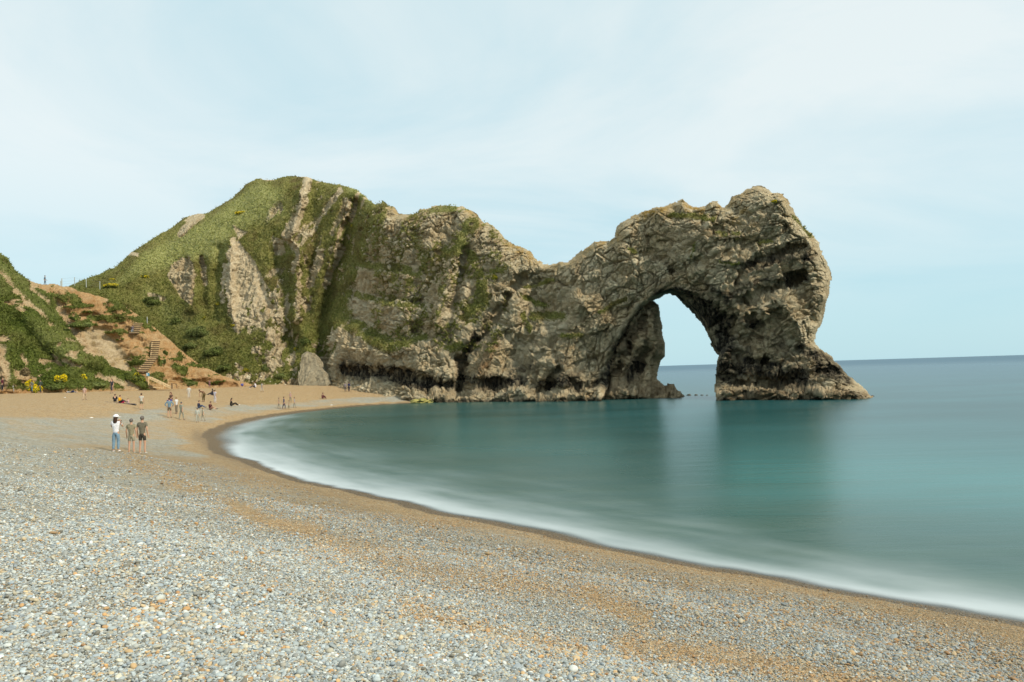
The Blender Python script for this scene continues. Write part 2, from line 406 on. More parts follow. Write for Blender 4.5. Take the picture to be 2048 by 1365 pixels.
sme = np_mesh('sea', sV[used], mapi[q2], {'foam': foam[used], 'thin': thin[used], 'turbid': tur[used], 'turq': turq[used], 'deep': deep[used]})
def sea_material():
    m, nt, b, L = newmat('sea_water')
    co = obj_co(nt)
    n = noise(nt, mapping(nt, co, (0.35, 1, 1)), 0.11, 4, 0.55)
    n2 = noise(nt, mapping(nt, co, (0.25, 1.3, 1), (0, 0, 0.3)), 0.5, 4, 0.6)
    c = mixc(nt, ramp(nt, n, 0.35, 0.65), (0.005, 0.048, 0.048), (0.018, 0.088, 0.095)); c = mixc(nt, attr(nt, 'turq'), c, (0.05, 0.23, 0.245)); c = mixc(nt, attr(nt, 'deep'), c, (0.010, 0.072, 0.125))
    c = mixc(nt, math_(nt, 'MULTIPLY', attr(nt, 'turbid'), ramp(nt, n2, 0.3, 0.7, 0.6, 1.0)), c, (0.050, 0.108, 0.086))
    L(mixc(nt, attr(nt, 'foam'), c, (0.58, 0.64, 0.67)), b.inputs['Base Color'])
    L(math_(nt, 'MAXIMUM', ramp(nt, attr(nt, 'foam'), 0, 0.8, 0.26, 0.9), math_(nt, 'MULTIPLY', attr(nt, 'deep'), .34)), b.inputs['Roughness'])
    b.inputs['IOR'].default_value = 1.33
    b.inputs['Specular IOR Level'].default_value = 0.23
    L(attr(nt, 'thin'), b.inputs['Alpha'])
    h = math_(nt, 'ADD', n2, math_(nt, 'MULTIPLY', noise(nt, mapping(nt, co, (0.3, 1, 1)), 2.2, 4, 0.6), 0.25))
    L(bump(nt, h, 0.25, 0.12), b.inputs['Normal'])
    return m
SEA = link('sea', sme, sea_material(), smooth=True); SEA['kind'] = 'structure'
print('beach+sea', round(time.time() - T0, 1))

# ------------------------------------------------------------------ relief landforms
def relief(u0, u1, v0, v1, step, field):
    """A closed landform on a curvilinear lattice. field(U,V) -> dict(s, w, R, D, T, grass...) ; s>0 inside the outline"""
    us = np.arange(u0, u1, step); vs = np.arange(v0, v1, step)
    U, V = np.meshgrid(us, vs, indexing='ij'); sh = U.shape
    f = field(U.ravel(), V.ravel())
    return us, vs, sh, U.ravel(), V.ravel(), f
def grid_normals(P, sh):
    G = P.reshape(*sh, 3)
    du = np.gradient(G, axis=0); dv = np.gradient(G, axis=1)
    n = np.cross(du, dv); n /= np.maximum(np.linalg.norm(n, axis=2, keepdims=True), 1e-9)
    n = n.reshape(-1, 3)
    flip = (n * (P - np.array([0, 0, CAMZ]))).sum(1) > 0
    n[flip] *= -1
    return n
def hash2(i, j, seed): return h3(i.astype(np.int64), j.astype(np.int64), (i * 0).astype(np.int64), seed)
def _rock(W, tilt, seeds, scales, amps, flat, bw):
    """beds (b across, a along) broken by joints into blocks, plus irregular fracture cells"""
    ca, sa = math.cos(tilt), math.sin(tilt)
    a = W[:, 0] * ca + W[:, 2] * sa; b = -W[:, 0] * sa + W[:, 2] * ca; y = W[:, 1]
    h = np.zeros(len(W)); tone = np.zeros(len(W)); crack = np.zeros(len(W))
    wob = fbm(W, 4.0, 3, 77 + seeds[0])
    for k, (T, Ln, am_) in enumerate([(2.6, 3.9, .62), (1.05, 1.6, .50), (.46, .70, .29)]):
        am = am_ * bw
        bb = b / T + .55 * wob + .18 * y / T; lay = np.floor(bb); fb = bb - lay
        r0 = hf(hash2(lay, lay * 0, seeds[0] * 31 + k), 0)
        aa = a / (Ln * (.6 + .9 * r0)) + r0 * 9 + .25 * y / Ln + .25 * wob; blk = np.floor(aa); fa = aa - blk
        hh = hash2(lay * 57 + blk, blk, seeds[0] * 17 + k)
        r = hf(hh, 0) - .5; t1 = hf(hh, 1) - .5; t2 = hf(hh, 2) - .5
        h += am * (1.25 * r + .9 * (r0 - .5) + .8 * t1 * (fb - .5) + .9 * t2 * (fa - .5) - .30 * fb)
        g = np.minimum(np.minimum(fb, 1 - fb) * T, np.minimum(fa, 1 - fa) * Ln)
        ck = 1 - sst(0.0, .12 + .05 * (2 - k), g); ck = ck * (.3 + .7 * hf(hh, 2))
        h -= am * .45 * ck; tone += r * (.45 - .08 * k); crack = np.maximum(crack, ck * (1 - .3 * k))
    Q = np.stack([a * flat, y * 0.8, b], 1)
    for sc, am, sdx in zip(scales, amps, seeds):
        d1, d2, hh, v = voro(Q / sc + sdx * 7.7, sdx)
        r = hf(hh, 0) - 0.5; t1 = hf(hh, 1) - 0.5; t2 = hf(hh, 2) - 0.5
        h += am * (r * 0.9 + 1.7 * (v[:, 0] * t1 + v[:, 2] * t2))
        ck = 1 - sst(0.0, 0.075, d2 - d1)
        h -= am * (1.3 - .6 * bw) * ck
        tone += (hf(hh, 3) - 0.5) * 0.22; crack = np.maximum(crack, ck * min(1, am * 2))
    return h, tone, crack
def rock_disp(P, tilt, amt, seeds=(1, 2, 3, 4), scales=(4.8, 2.1, 1.05, 0.5), amps=(0.55, 0.52, 0.36, 0.17), flat=0.8, warp=0.15, bw=None):
    """blocky, fractured limestone: cells stretched along the bedding; returns displacement (m) and a per-block tone"""
    W = P + warp * np.stack([fbm(P, 2.5, 3, 91), fbm(P, 2.5, 3, 92), fbm(P, 2.5, 3, 93)], 1)
    bw = np.ones(len(P)) * .8 if bw is None else bw
    tilt = np.degrees(tilt) + np.zeros(len(P)); ks = [82, 48, 12]
    h = np.zeros(len(P)); tone = h.copy(); crack = h.copy()
    for i, k in enumerate(ks):
        w = np.interp(tilt, sorted(ks), [1.0 if kk == k else 0.0 for kk in sorted(ks)])
        w = sst(.25, .75, w); m = w > 0
        if not m.any(): continue
        a_, b_, c_ = _rock(W[m], math.radians(k), seeds, scales, amps, flat, bw[m])
        h[m] += a_ * w[m]; tone[m] += b_ * w[m]; crack[m] += c_ * w[m]
    return h * amt, tone, crack
def base_line(xs, knots):
    k = sorted(knots); return np.interp(xs, [a for a, _ in k], [b for _, b in k])
def make_faces(sh, ok):
    nu, nv = sh
    i = np.arange(nu - 1)[:, None] * nv + np.arange(nv - 1)[None, :]
    Q = np.stack([i, i + nv, i + nv + 1, i + 1], -1).reshape(-1, 4)
    return Q[ok[Q].all(1)]
def closed_mesh(name, PF, PB, Q, attrs, back_attr_like=True):
    """front sheet PF, back sheet PB on the same lattice, stitched along the border of Q"""
    used = np.unique(Q); mp_ = np.full(len(PF), -1); mp_[used] = np.arange(len(used)); Qf = mp_[Q]; n = len(used)
    e = np.concatenate([Qf[:, [0, 1]], Qf[:, [1, 2]], Qf[:, [2, 3]], Qf[:, [3, 0]]])
    key = np.sort(e, 1); kk = key[:, 0].astype(np.int64) * n + key[:, 1]
    _, idx, cnt = np.unique(kk, return_index=True, return_counts=True)
    be = e[idx[cnt == 1]]
    side = np.stack([be[:, 1], be[:, 0], be[:, 0] + n, be[:, 1] + n], 1)
    V = np.concatenate([PF[used], PB[used]]); F = np.concatenate([Qf, Qf[:, ::-1] + n, side])
    at = {a: np.concatenate([v[used], v[used]]) for a, v in attrs.items()}
    return np_mesh(name, V, F, at)

# ---- outline of headland + arch, in photo pixels, used once to shape the rock
TOP = [(60, 590), (110, 580), (140, 571), (165, 560), (200, 547), (235, 531), (260, 506), (285, 490), (310, 474), (340, 456), (365, 437), (390, 428), (415, 425), (442, 410), (470, 391), (492, 368), (515, 357), (545, 360), (562, 354), (582, 352), (610, 353), (640, 363), (680, 370), (712, 378), (726, 388), (737, 399), (752, 409), (765, 404), (777, 413), (788, 415), (797, 429), (815, 430), (830, 425), (845, 417), (870, 410), (900, 408), (925, 412), (940, 420), (955, 432), (970, 445), (985, 450), (1000, 463), (1015, 481), (1025, 490), (1040, 492), (1055, 500), (1065, 508), (1075, 518), (1088, 528), (1100, 529), (1112, 526), (1118, 522), (1135, 522), (1150, 514), (1170, 498), (1190, 482), (1215, 481), (1230, 473), (1234, 457), (1245, 445), (1262, 433), (1285, 421), (1310, 415), (1332, 412), (1350, 404), (1367, 395), (1378, 411), (1395, 414), (1410, 412), (1418, 403), (1436, 402), (1446, 413), (1453, 410), (1464, 395), (1480, 384), (1500, 376), (1515, 373), (1530, 377), (1545, 385), (1560, 386), (1575, 395), (1586, 418), (1598, 440), (1606, 452), (1622, 465), (1637, 484), (1645, 505), (1655, 520), (1660, 545), (1663, 560), (1660, 580), (1656, 600), (1650, 620), (1642, 650), (1632, 669), (1633, 688), (1657, 708), (1682, 733), (1700, 754), (1722, 771), (1736, 782), (1746, 793), (1760, 830)]
HOLE = [(1196, 840), (1206, 798), (1217, 756), (1231, 715), (1245, 678), (1262, 645), (1285, 617), (1301, 602), (1328, 592), (1342, 589), (1355, 601), (1370, 612), (1383, 625), (1400, 645), (1411, 670), (1425, 695), (1437, 709), (1434, 723), (1432, 754), (1429, 772), (1430, 800), (1430, 840)]
HEADPOLY = TOP + [(1760, 845), (1430, 845)] + HOLE[::-1][1:] + [(1196, 845), (60, 845)]
BASEY = [(60, 800), (300, 790), (480, 768), (650, 772), (740, 788), (815, 806), (1000, 805), (1206, 802), (1430, 801), (1600, 802), (1740, 795)]
BASED = [(60, 131), (200, 137), (330, 141), (480, 138), (650, 136), (740, 127), (815, 118), (1000, 111), (1206, 105), (1430, 96), (1600, 92), (1740, 89)]

def head_field(U, V):
    P0 = unproj(U, V, np.full(U.shape, 110.0))
    jr = 4.2 * fbm(P0, 1.6, 4, 301) + 4.0 * (hf(voro(P0 / np.array([1.0, 9, .8]), 302)[2], 0) - 0.5)
    rocky = sst(700, 760, U)
    s = sdf(U, V, HEADPOLY)
    jg = 1.6 * fbm(P0, 0.8, 3, 303)
    s = s + jr * (0.25 + 0.75 * rocky) * 1.0 + jg * (1 - rocky)
    vb = base_line(U, BASEY); D = base_line(U, BASED)
    hgt = np.clip(vb - V, -60, 500) / FPX * D             # metres above the base
    lean = base_line(U, [(60, 0.95), (480, 0.85), (620, 0.62), (760, 0.5), (900, 0.48), (1050, 0.42), (1200, 0.25), (1400, 0.12), (1760, 0.10)])
    D = D + np.clip(hgt, 0, 99) * lean
    D = D - np.clip(-hgt, 0, 9) * 0.3
    # big forms (metres of depth; + is away from the sea)
    jn = fbm(P0, 6, 3, 310); j2 = fbm(P0, 1.4, 3, 312); j3 = fbm(P0, 1.4, 3, 313)
    def st(pts, w, a): return a * stroke(U + 6 * jn + 7 * j2, V + 4 * jn + 7 * j3, pts, w)
    D = D + 2.2 * jn + 1.2 * fbm(P0, 2.8, 3, 311) * (0.3 + 0.7 * rocky)
    for pts, w, a in [
        ([(640, 775), (642, 700), (655, 610), (690, 500), (712, 410)], 15, 4.6),
        ([(560, 500), (575, 600), (585, 690)], 16, 2.5),
        ([(625, 380), (628, 470), (618, 620)], 13, 2.2),
        ([(560, 560), (600, 660), (640, 740)], 12, -1.2), ([(520, 560), (560, 660), (590, 740)], 8, 1.0),
        ([(612, 357), (595, 430), (578, 478), (594, 500), (596, 640)], 9, -2.6),
        ([(455, 480), (466, 640)], 9, -1.8), ([(440, 500), (430, 640)], 12, 2.0), ([(390, 520), (385, 615)], 14, -2.0), ([(404, 520), (415, 640)], 9, 2.0),
        ([(700, 690), (760, 700), (850, 690)], 18, -1.2),
        ([(925, 785), (922, 720), (965, 670), (1005, 620), (1040, 560)], 11, 3.6),
        ([(868, 650), (900, 560), (912, 470)], 13, -2.6), ([(905, 620), (922, 545), (935, 500)], 10, 2.0),
        ([(945, 760), (985, 700)], 14, -1.8),
        ([(1120, 760), (1135, 690), (1150, 600)], 20, -1.6), ([(1030, 720), (1070, 560)], 16, 1.5),
        ([(1090, 790), (1100, 772)], 10, 2.0),
        ([(690, 742), (740, 746), (800, 752), (860, 770), (930, 775), (1000, 772)], 12, 1.9), ([(1110, 780), (1190, 772)], 9, 1.5), ([(1075, 788), (1100, 765), (1110, 740)], 7, 2.0),
        ([(1180, 790), (1215, 735), (1240, 690)], 9, 1.6),
        # arch
        ([(1470, 560), (1510, 520), (1560, 505), (1610, 492)], 7, 2.4), ([(1480, 600), (1560, 570), (1600, 552)], 8, 2.0),
        ([(1400, 480), (1470, 470), (1560, 450)], 30, -1.5), ([(1590, 560), (1610, 590), (1625, 640)], 8, 1.0),
        ([(1530, 620), (1560, 600), (1590, 640), (1600, 680)], 16, -1.6), ([(1500, 690), (1515, 660), (1500, 640)], 9, 1.8),
        ([(1640, 745), (1655, 738), (1668, 742)], 10, 2.6), ([(1470, 715), (1530, 725)], 9, 1.6),
        ([(1455, 755), (1500, 765), (1600, 760)], 8, 1.5), ([(1275, 520), (1300, 505), (1330, 520), (1345, 545)], 7, 1.2),
        ([(1350, 545), (1400, 520)], 10, 1.3),
    ]: D = D + st(pts, w, a)
    # base shelf stands out into the water
    shl = np.interp(U, [700, 800, 840, 900, 960, 1040, 1090, 1120, 1200, 1430, 1500, 1600, 1700], [790, 782, 794, 790, 780, 774, 792, 778, 772, 784, 772, 776, 778])
    D = D - 2.6 * sst(-8, 8, V - shl + 9 * jn) * sst(790, 840, U) - 1.0 * sst(660, 700, U) * sst(762, 780, V + 4 * jn)
    # ledges: above each line the face steps back
    for pts, w, a in [([(690, 532), (780, 540), (840, 550)], 12, 2.2), ([(700, 592), (782, 606), (866, 616)], 9, 1.8), ([(664, 630), (716, 658), (775, 694), (850, 676)], 20, 2.6), ([(1040, 596), (1095, 616)], 9, 1.6), ([(1060, 636), (1125, 634)], 9, 1.6), ([(880, 520), (950, 470)], 20, 2.0), ([(1340, 440), (1430, 438)], 7, 1.5), ([(1430, 466), (1480, 468)], 6, 1.0)]:
        xs_ = [p[0] for p in pts]; ln = np.interp(U, xs_, [p[1] for p in pts])
        gate = sst(xs_[0] - 25, xs_[0] + 10, U) * sst(xs_[-1] + 25, xs_[-1] - 10, U)
        D = D + a * sst(w, -w, V - ln) * gate * sst(150, 0, ln - V)
    # soffit of the arch: the inside face on the seaward leg turns away from us
    sof = blob(U, V, [(1300, 600), (1342, 580), (1380, 588), (1400, 596), (1448, 628), (1476, 652), (1462, 678), (1440, 712), (1400, 700), (1340, 640)], 5)
    dh = sdf(U, V, HOLE)                                    # positive inside hole
    D = D + sof * (1.2 + 6.5 * np.exp(-np.clip(-dh, 0, 99) / 20.0))
    inner = stroke(U, V, [(1212, 780), (1228, 730), (1246, 690), (1264, 655), (1290, 622), (1330, 597)], 9)
    D = D + 2.2 * inner * (1 - sof)
    # rounding towards the skyline
    dout, _ = seg_dist(U, V, TOP)
    w = base_line(U, [(60, 60), (600, 60), (800, 36), (1200, 30), (1760, 34)])
    dsg = np.where(sdf(U, V, TOP + [(1760, 900), (60, 900)]) > 0, dout, 0); q = np.clip(1 - dsg / w, 0, 1); Rr = base_line(U, [(60, 9), (600, 8), (900, 5), (1200, 3.5), (1760, 4.5)])
    cap = Rr * (1 - np.sqrt(1 - q ** 2 * 0.999))
    D = D + cap
    qh = np.clip(1 - np.abs(dh) / 12, 0, 1); D = D + 1.2 * (1 - np.sqrt(1 - qh ** 2 * 0.999)) * (1 - sof)
    T = base_line(U, [(60, 40), (700, 30), (1000, 14), (1200, 7), (1760, 7)])
    sm = np.clip(np.minimum(dout, np.abs(dh)) / (w * 0.8), 0, 1)
    Tk = 0.3 + T * np.sqrt(1 - (1 - sm) ** 2)
    return dict(s=s, D=D, T=Tk, jn=jn, rocky=rocky, hgt=hgt, cap=cap, dh=dh, sof=sof)

STEP = 1.25
us, vs, sh, U, V, f = relief(60, 1768, 344, 846, STEP, head_field)
P = unproj(U, V, f['D']); N = grid_normals(P, sh)
jn = f['jn']; noi = fbm(P, 1.5, 4, 401); noi2 = fbm(P, 5, 3, 402); noi3 = fbm(P, 0.6, 3, 404)
uu = U + 8 * noi2 + 4 * noi; vv = V + 6 * noi2 + 4 * noi
# ---- what covers the surface
gr = 1 - sst(690, 760, uu + 0.35 * (V - 560))
rock_strokes = [([(345, 523), (379, 512), (393, 550), (388, 616), (358, 592), (336, 550)], 'poly', 1.0), ([(457, 492), (479, 481), (507, 523), (534, 571), (555, 598), (582, 667), (590, 715), (562, 740), (520, 735), (500, 695), (472, 667), (457, 640), (451, 571)], 'poly', 0.95), ([(465, 450), (496, 464), (479, 485)], 'poly', .8)]
ro = 0 * U; pale = 0 * U
for pts, _, a in rock_strokes: ro = np.maximum(ro, a * blob(uu, vv, pts, 5))
pale = np.maximum(pale, 0.85 * blob(uu, vv, rock_strokes[1][0], 6) * sst(720, 560, V) * (.55 + .6 * sst(-.3, .2, noi2))); pale = np.maximum(pale, 0.5 * blob(uu, vv, rock_strokes[2][0], 5))
for pts, w, a, p in [([(468, 480), (462, 560), (466, 655)], 5, 1.1, 1.), ([(482, 520), (480, 640)], 3, 1, .8), ([(540, 640), (545, 720)], 4, 1, .6), ([(575, 640), (585, 690)], 3, 1, .6), ([(700, 400), (690, 440), (668, 540), (652, 575)], 4, 1.1, .45), ([(716, 385), (700, 440)], 4, 1., .2), ([(450, 530), (441, 602)], 4, 1, .9), ([(403, 516), (408, 567)], 5, .9, .3), ([(613, 357), (603, 410), (590, 455)], 9, 1.2, .8), ([(590, 433), (572, 478), (593, 497)], 9, 1, .1), ([(593, 497), (598, 560), (593, 640)], 6, .9, .2), ([(679, 378), (658, 406), (641, 437)], 5, 1, .4), ([(648, 509), (627, 550)], 9, .9, .2),
                     ([(686, 495), (668, 535), (651, 571)], 5, 1, .3), ([(555, 485), (556, 500)], 8, 1, .6), ([(640, 775), (642, 700)], 14, .9, 0), ([(575, 600), (560, 680), (585, 745)], 7, .8, .1), ([(540, 720), (560, 760)], 10, .8, .3), ([(400, 432), (370, 455), (362, 468)], 8, .9, .5), ([(300, 590), (330, 600)], 6, .8, .2), ([(460, 760), (520, 757), (640, 768)], 12, 1.1, .4), ([(475, 730), (500, 757)], 6, .7, .3), ([(690, 400), (668, 470)], 8, .6, .1), ([(610, 720), (590, 760)], 9, .6, .2), ([(520, 357), (550, 362)], 3, .5, .5),([(250, 505),(275,510)],5,.7,.5)]:
    k = stroke(uu, vv, pts, w); ro = np.maximum(ro, np.clip(a * k * 1.25, 0, 1)); pale = np.maximum(pale, p * k)
stones = sst(0.22, 0.42, fbm(P * np.array([1, 1, .6]), 1.1, 3, 416)) * sst(330, 480, U) * (.35 + .65 * sst(560, 640, U)) * .8
th = np.radians(74); La = P[:, 0] * math.cos(th) + P[:, 2] * math.sin(th); Lb = -P[:, 0] * math.sin(th) + P[:, 2] * math.cos(th)
stk = fbm(np.stack([La / 6.5, Lb, P[:, 1] * .3], 1) , 1.5, 4, 419)
stk = sst(-.04, .14, stk) * sst(500, 560, U) * sst(345, 430, V) * (.6 + .4 * sst(480, 620, V)) * sst(-.30, .15, noi2)
stk = stk * (1 - .9 * stroke(U, V, [(640, 640), (690, 500), (712, 400)], 16))
ro = np.maximum(ro, stk); pale = np.maximum(pale, .30 * stk)
ro = np.maximum(ro, stones * (gr > .3) * sst(-.35, .3, noi2)); ro = ro * (1 - .9 * sst(600, 700, V) * sst(-.05, .25, fbm(P, 1.6, 4, 417)) * sst(680, 640, U))
scrub = sst(.16, .34, fbm(P * np.array([1, 1, .45]), .9, 4, 461)) * sst(520, 640, V + .8 * (U - 500)) * sst(690, 660, U)
ro = ro * (1 - .85 * scrub)
gr = gr * (1 - np.clip(ro * 1.15, 0, 1))
gr = clampf(gr + 0.18 * noi * (gr > .05))
for pts, w, a in [([(699, 525), (782, 537), (838, 547)], 11, .95), ([(716, 591), (782, 607), (864, 614)], 8, .95), ([(670, 634), (716, 656), (749, 677), (775, 690)], 19, 1.15), ([(798, 687), (848, 672)], 9, 1), ([(881, 512), (914, 495), (947, 446)], 17, 1.1), ([(864, 420), (930, 420)], 9, 1.1), ([(820, 430), (840, 424)], 7, .8), ([(940, 512), (963, 565), (963, 604), (930, 631)], 18, .95), ([(1010, 530), (985, 560)], 12, .8), ([(924, 690), (905, 700)], 10, .7), ([(1045, 630), (1059, 663)], 9, .9), ([(1045, 594), (1088, 611)], 8, .9), ([(1050, 575), (1105, 561)], 6, .9), ([(1064, 633), (1120, 631)], 9, 1), ([(1128, 673), (1161, 670)], 8, .8), ([(1195, 623), (1250, 598)], 6, .9), ([(1344, 434), (1425, 433)], 5, 1), ([(1436, 462), (1474, 464)], 5, 1), ([(1439, 522), (1470, 526)], 4, .9), ([(1255, 498), (1270, 505)], 6, .8), ([(1587, 434), (1622, 473)], 5, .8), ([(1520, 484), (1540, 480)], 4, .8), ([(1385, 490), (1378, 510)], 4, .8), ([(740, 430), (760, 470), (790, 500)], 14, .62), ([(820, 460), (850, 520)], 18, .55), ([(700, 560), (690, 620)], 12, .7), ([(1000, 700), (1020, 720)], 10, .5), ([(880, 560), (890, 600)], 6, .6), ([(1065, 600), (1090, 660)], 16, .45), ([(985, 480), (1000, 520)], 9, .5), ([(1300, 470), (1330, 490)], 10, .4), ([(1500, 400), (1540, 398)], 10, .4)]:
    gr = np.maximum(gr, np.clip(a * stroke(uu, vv, pts, w) * 1.15, 0, 1) * (0.75 + 0.5 * noi))
up = N[:, 2]
gr = np.where(f['rocky'] > 0.3, gr * sst(0.0, .3, gr), gr)
_d1, _d2, _hh, _v = voro((P + .7 * np.stack([noi, noi3, noi], 1)) / np.array([1.5, 2.5, 1.1]), 77)
moat = (1 - sst(.06, .22, _d2 - _d1)) * sst(-.25, .15, fbm(P, 3.5, 3, 418) + .15 * sst(950, 750, U)) * f['rocky'] * sst(1130, 960, U) * sst(735, 690, V) * .8
big_stone = (hf(_hh, 0) > .55) * sst(.15, .4, _d2 - _d1) * f['rocky'] * sst(700, 640, V) * sst(1100, 1000, U)
speck = sst(0.06, 0.40, fbm(P, 1.5, 4, 420) + .12 * sst(1000, 800, U)) * 0.60 * sst(1240, 1000, U) * f['rocky'] * sst(740, 690, V)
gr = clampf(np.maximum(np.maximum(gr * (1 - .75 * big_stone), speck * .55), moat * .85))
rk = 1 - sst(0.35, 0.65, gr)
tilt = np.radians(base_line(U, [(60, 82), (690, 82), (740, 48), (790, 12), (850, 14), (880, 48), (920, 80), (960, 48), (1280, 48), (1420, 14), (1760, 12)]))
disp, tone, crack = rock_disp(P, tilt, 1.0, bw=base_line(U, [(60, .8), (680, .8), (740, .5), (1000, .42), (1120, .32), (1400, .28), (1480, .55), (1760, .5)]))
sandc = clampf(pale * 1.2)
amp = (0.16 + 0.84 * rk) * (1 - 0.55 * sandc)
gd = (0.20 + .14 * sst(450, 650, V)) * fbm(P, 1.8, 4, 430) + (.1 + .1 * sst(450, 650, V)) * fbm(P * np.array([1, 1, 0.5]), 0.55, 3, 431)
edge_soft = sst(0, 30, f['s'])
# bedded pale slabs get fluting
flute = (0.10 * np.sin(P[:, 0] * 4.0 + 3 * noi2) + .12 * fbm(P * np.array([1, 1, .12]), .5, 3, 433)) * sandc
ray = P - np.array([0, 0, CAMZ]); ray /= np.linalg.norm(ray, axis=1, keepdims=True)
mxn = sst(5, 70, f['s'])[:, None]; dirn = N * mxn - ray * (1 - mxn); dirn /= np.linalg.norm(dirn, axis=1, keepdims=True)
P = P + dirn * ((disp * amp + gd * (1 - rk) + flute) * (0.30 + 0.70 * edge_soft))[:, None]
N2 = grid_normals(P, sh)
# ---- rock stains and tints; dark also paints shade into soffit and recesses
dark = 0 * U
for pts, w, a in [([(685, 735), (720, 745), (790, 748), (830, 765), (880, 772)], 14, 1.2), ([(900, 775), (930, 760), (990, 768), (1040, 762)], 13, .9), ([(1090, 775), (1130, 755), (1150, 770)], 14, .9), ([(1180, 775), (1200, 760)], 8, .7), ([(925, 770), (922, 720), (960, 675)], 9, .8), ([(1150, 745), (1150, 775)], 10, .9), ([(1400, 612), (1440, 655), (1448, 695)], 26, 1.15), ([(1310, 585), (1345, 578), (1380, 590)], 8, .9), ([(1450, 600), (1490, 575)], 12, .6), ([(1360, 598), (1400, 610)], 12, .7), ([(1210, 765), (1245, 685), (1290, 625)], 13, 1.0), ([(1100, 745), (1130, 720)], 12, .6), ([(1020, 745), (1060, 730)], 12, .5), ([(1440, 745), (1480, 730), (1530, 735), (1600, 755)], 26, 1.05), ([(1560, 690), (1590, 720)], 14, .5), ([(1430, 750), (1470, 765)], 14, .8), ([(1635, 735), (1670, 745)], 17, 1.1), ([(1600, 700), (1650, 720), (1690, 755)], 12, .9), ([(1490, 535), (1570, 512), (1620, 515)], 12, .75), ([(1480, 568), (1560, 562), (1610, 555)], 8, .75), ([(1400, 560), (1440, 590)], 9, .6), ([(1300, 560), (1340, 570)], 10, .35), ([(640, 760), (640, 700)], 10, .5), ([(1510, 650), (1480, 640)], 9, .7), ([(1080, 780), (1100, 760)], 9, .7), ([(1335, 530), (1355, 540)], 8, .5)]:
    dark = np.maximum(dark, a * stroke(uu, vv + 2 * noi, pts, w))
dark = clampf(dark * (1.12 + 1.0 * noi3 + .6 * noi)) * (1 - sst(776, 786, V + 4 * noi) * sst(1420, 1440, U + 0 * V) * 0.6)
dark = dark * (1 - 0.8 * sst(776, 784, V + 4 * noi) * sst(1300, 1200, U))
shelf = sst(774, 784, V + 5 * noi) * sst(700, 800, U)
pale2 = clampf(np.maximum(pale, 0.16 * shelf * sst(1420, 1300, U)))
wetl = sst(793, 800, V + 5 * noi + 3 * noi3) * sst(800, 830, U)
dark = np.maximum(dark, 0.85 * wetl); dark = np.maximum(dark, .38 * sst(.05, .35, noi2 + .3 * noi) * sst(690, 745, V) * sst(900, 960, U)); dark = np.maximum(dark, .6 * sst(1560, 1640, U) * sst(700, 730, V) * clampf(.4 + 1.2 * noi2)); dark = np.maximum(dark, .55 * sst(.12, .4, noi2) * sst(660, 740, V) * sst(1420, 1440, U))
lich = clampf(sst(26, 4, seg_dist(U, V, TOP)[0]) * f['rocky'] * (0.5 + 0.9 * fbm(P, 3, 3, 450)) * sst(1640, 1500, U) + .9 * stroke(uu, vv, [(1280, 430), (1300, 425)], 14) + .8 * stroke(uu, vv, [(1375, 420), (1400, 424)], 8) + .7 * stroke(uu, vv, [(1470, 440), (1490, 415)], 10) + .6 * stroke(uu, vv, [(1035, 500), (1060, 520)], 12))
rust = clampf(0.6 * stroke(uu, vv, [(950, 740), (990, 690)], 12) + .35 * stroke(uu, vv, [(1300, 640), (1320, 680)], 14) + .25 * shelf * sst(1300, 1420, U))
vary = clampf(0.26 + 1.35 * tone)
lush = clampf(sst(500, 700, V) * 0.55 * (0.6 + 0.6 * noi2) + 0.3 * sst(300, 180, U))
lush = np.where(U > 700, 0.04 + 0.30 * sst(600, 700, V), lush)
clay = 0 * U + 0.35 * stroke(uu, vv, [(470, 765), (640, 772)], 9)
fresh = clampf(.9 * blob(uu, vv, [(240, 560), (300, 500), (400, 450), (470, 400), (520, 365), (560, 380), (575, 430), (500, 450), (455, 480), (440, 520), (380, 515), (330, 535)], 14) + .6 * stroke(uu, vv, [(700, 375), (735, 400)], 10) + .5 * stroke(uu, vv, [(300, 590), (330, 620), (420, 690)], 16) + .5 * stroke(uu, vv, [(850, 418), (930, 420), (925, 500)], 12))
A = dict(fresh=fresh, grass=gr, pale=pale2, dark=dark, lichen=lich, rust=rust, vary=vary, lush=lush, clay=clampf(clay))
ok = f['s'] > 0
Q = make_faces(sh, ok)
PB = unproj(U, V, f['D'] + f['T'])
cu = U[Q].mean(1); split = 1092 + 10 * np.sin(V[Q].mean(1) * 0.05)
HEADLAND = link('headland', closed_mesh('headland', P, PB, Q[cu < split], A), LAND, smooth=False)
HEADLAND['kind'] = 'structure'
ARCH = empty('rock_arch', Vector(unproj([1330], [800], [99])[0]))
tag(ARCH, 'huge weathered limestone sea arch standing in the bay at the end of the headland', 'rock arch')
ARCH.location = (20, 99, 0)
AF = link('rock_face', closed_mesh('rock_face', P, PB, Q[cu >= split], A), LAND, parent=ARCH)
AF.matrix_parent_inverse = Matrix.Translation((-20, -99, 0))
HG = dict(P=P, N=N2, gr=gr, ok=ok, lush=lush, U=U, V=V)
print('headland', round(time.time() - T0, 1), len(Q))

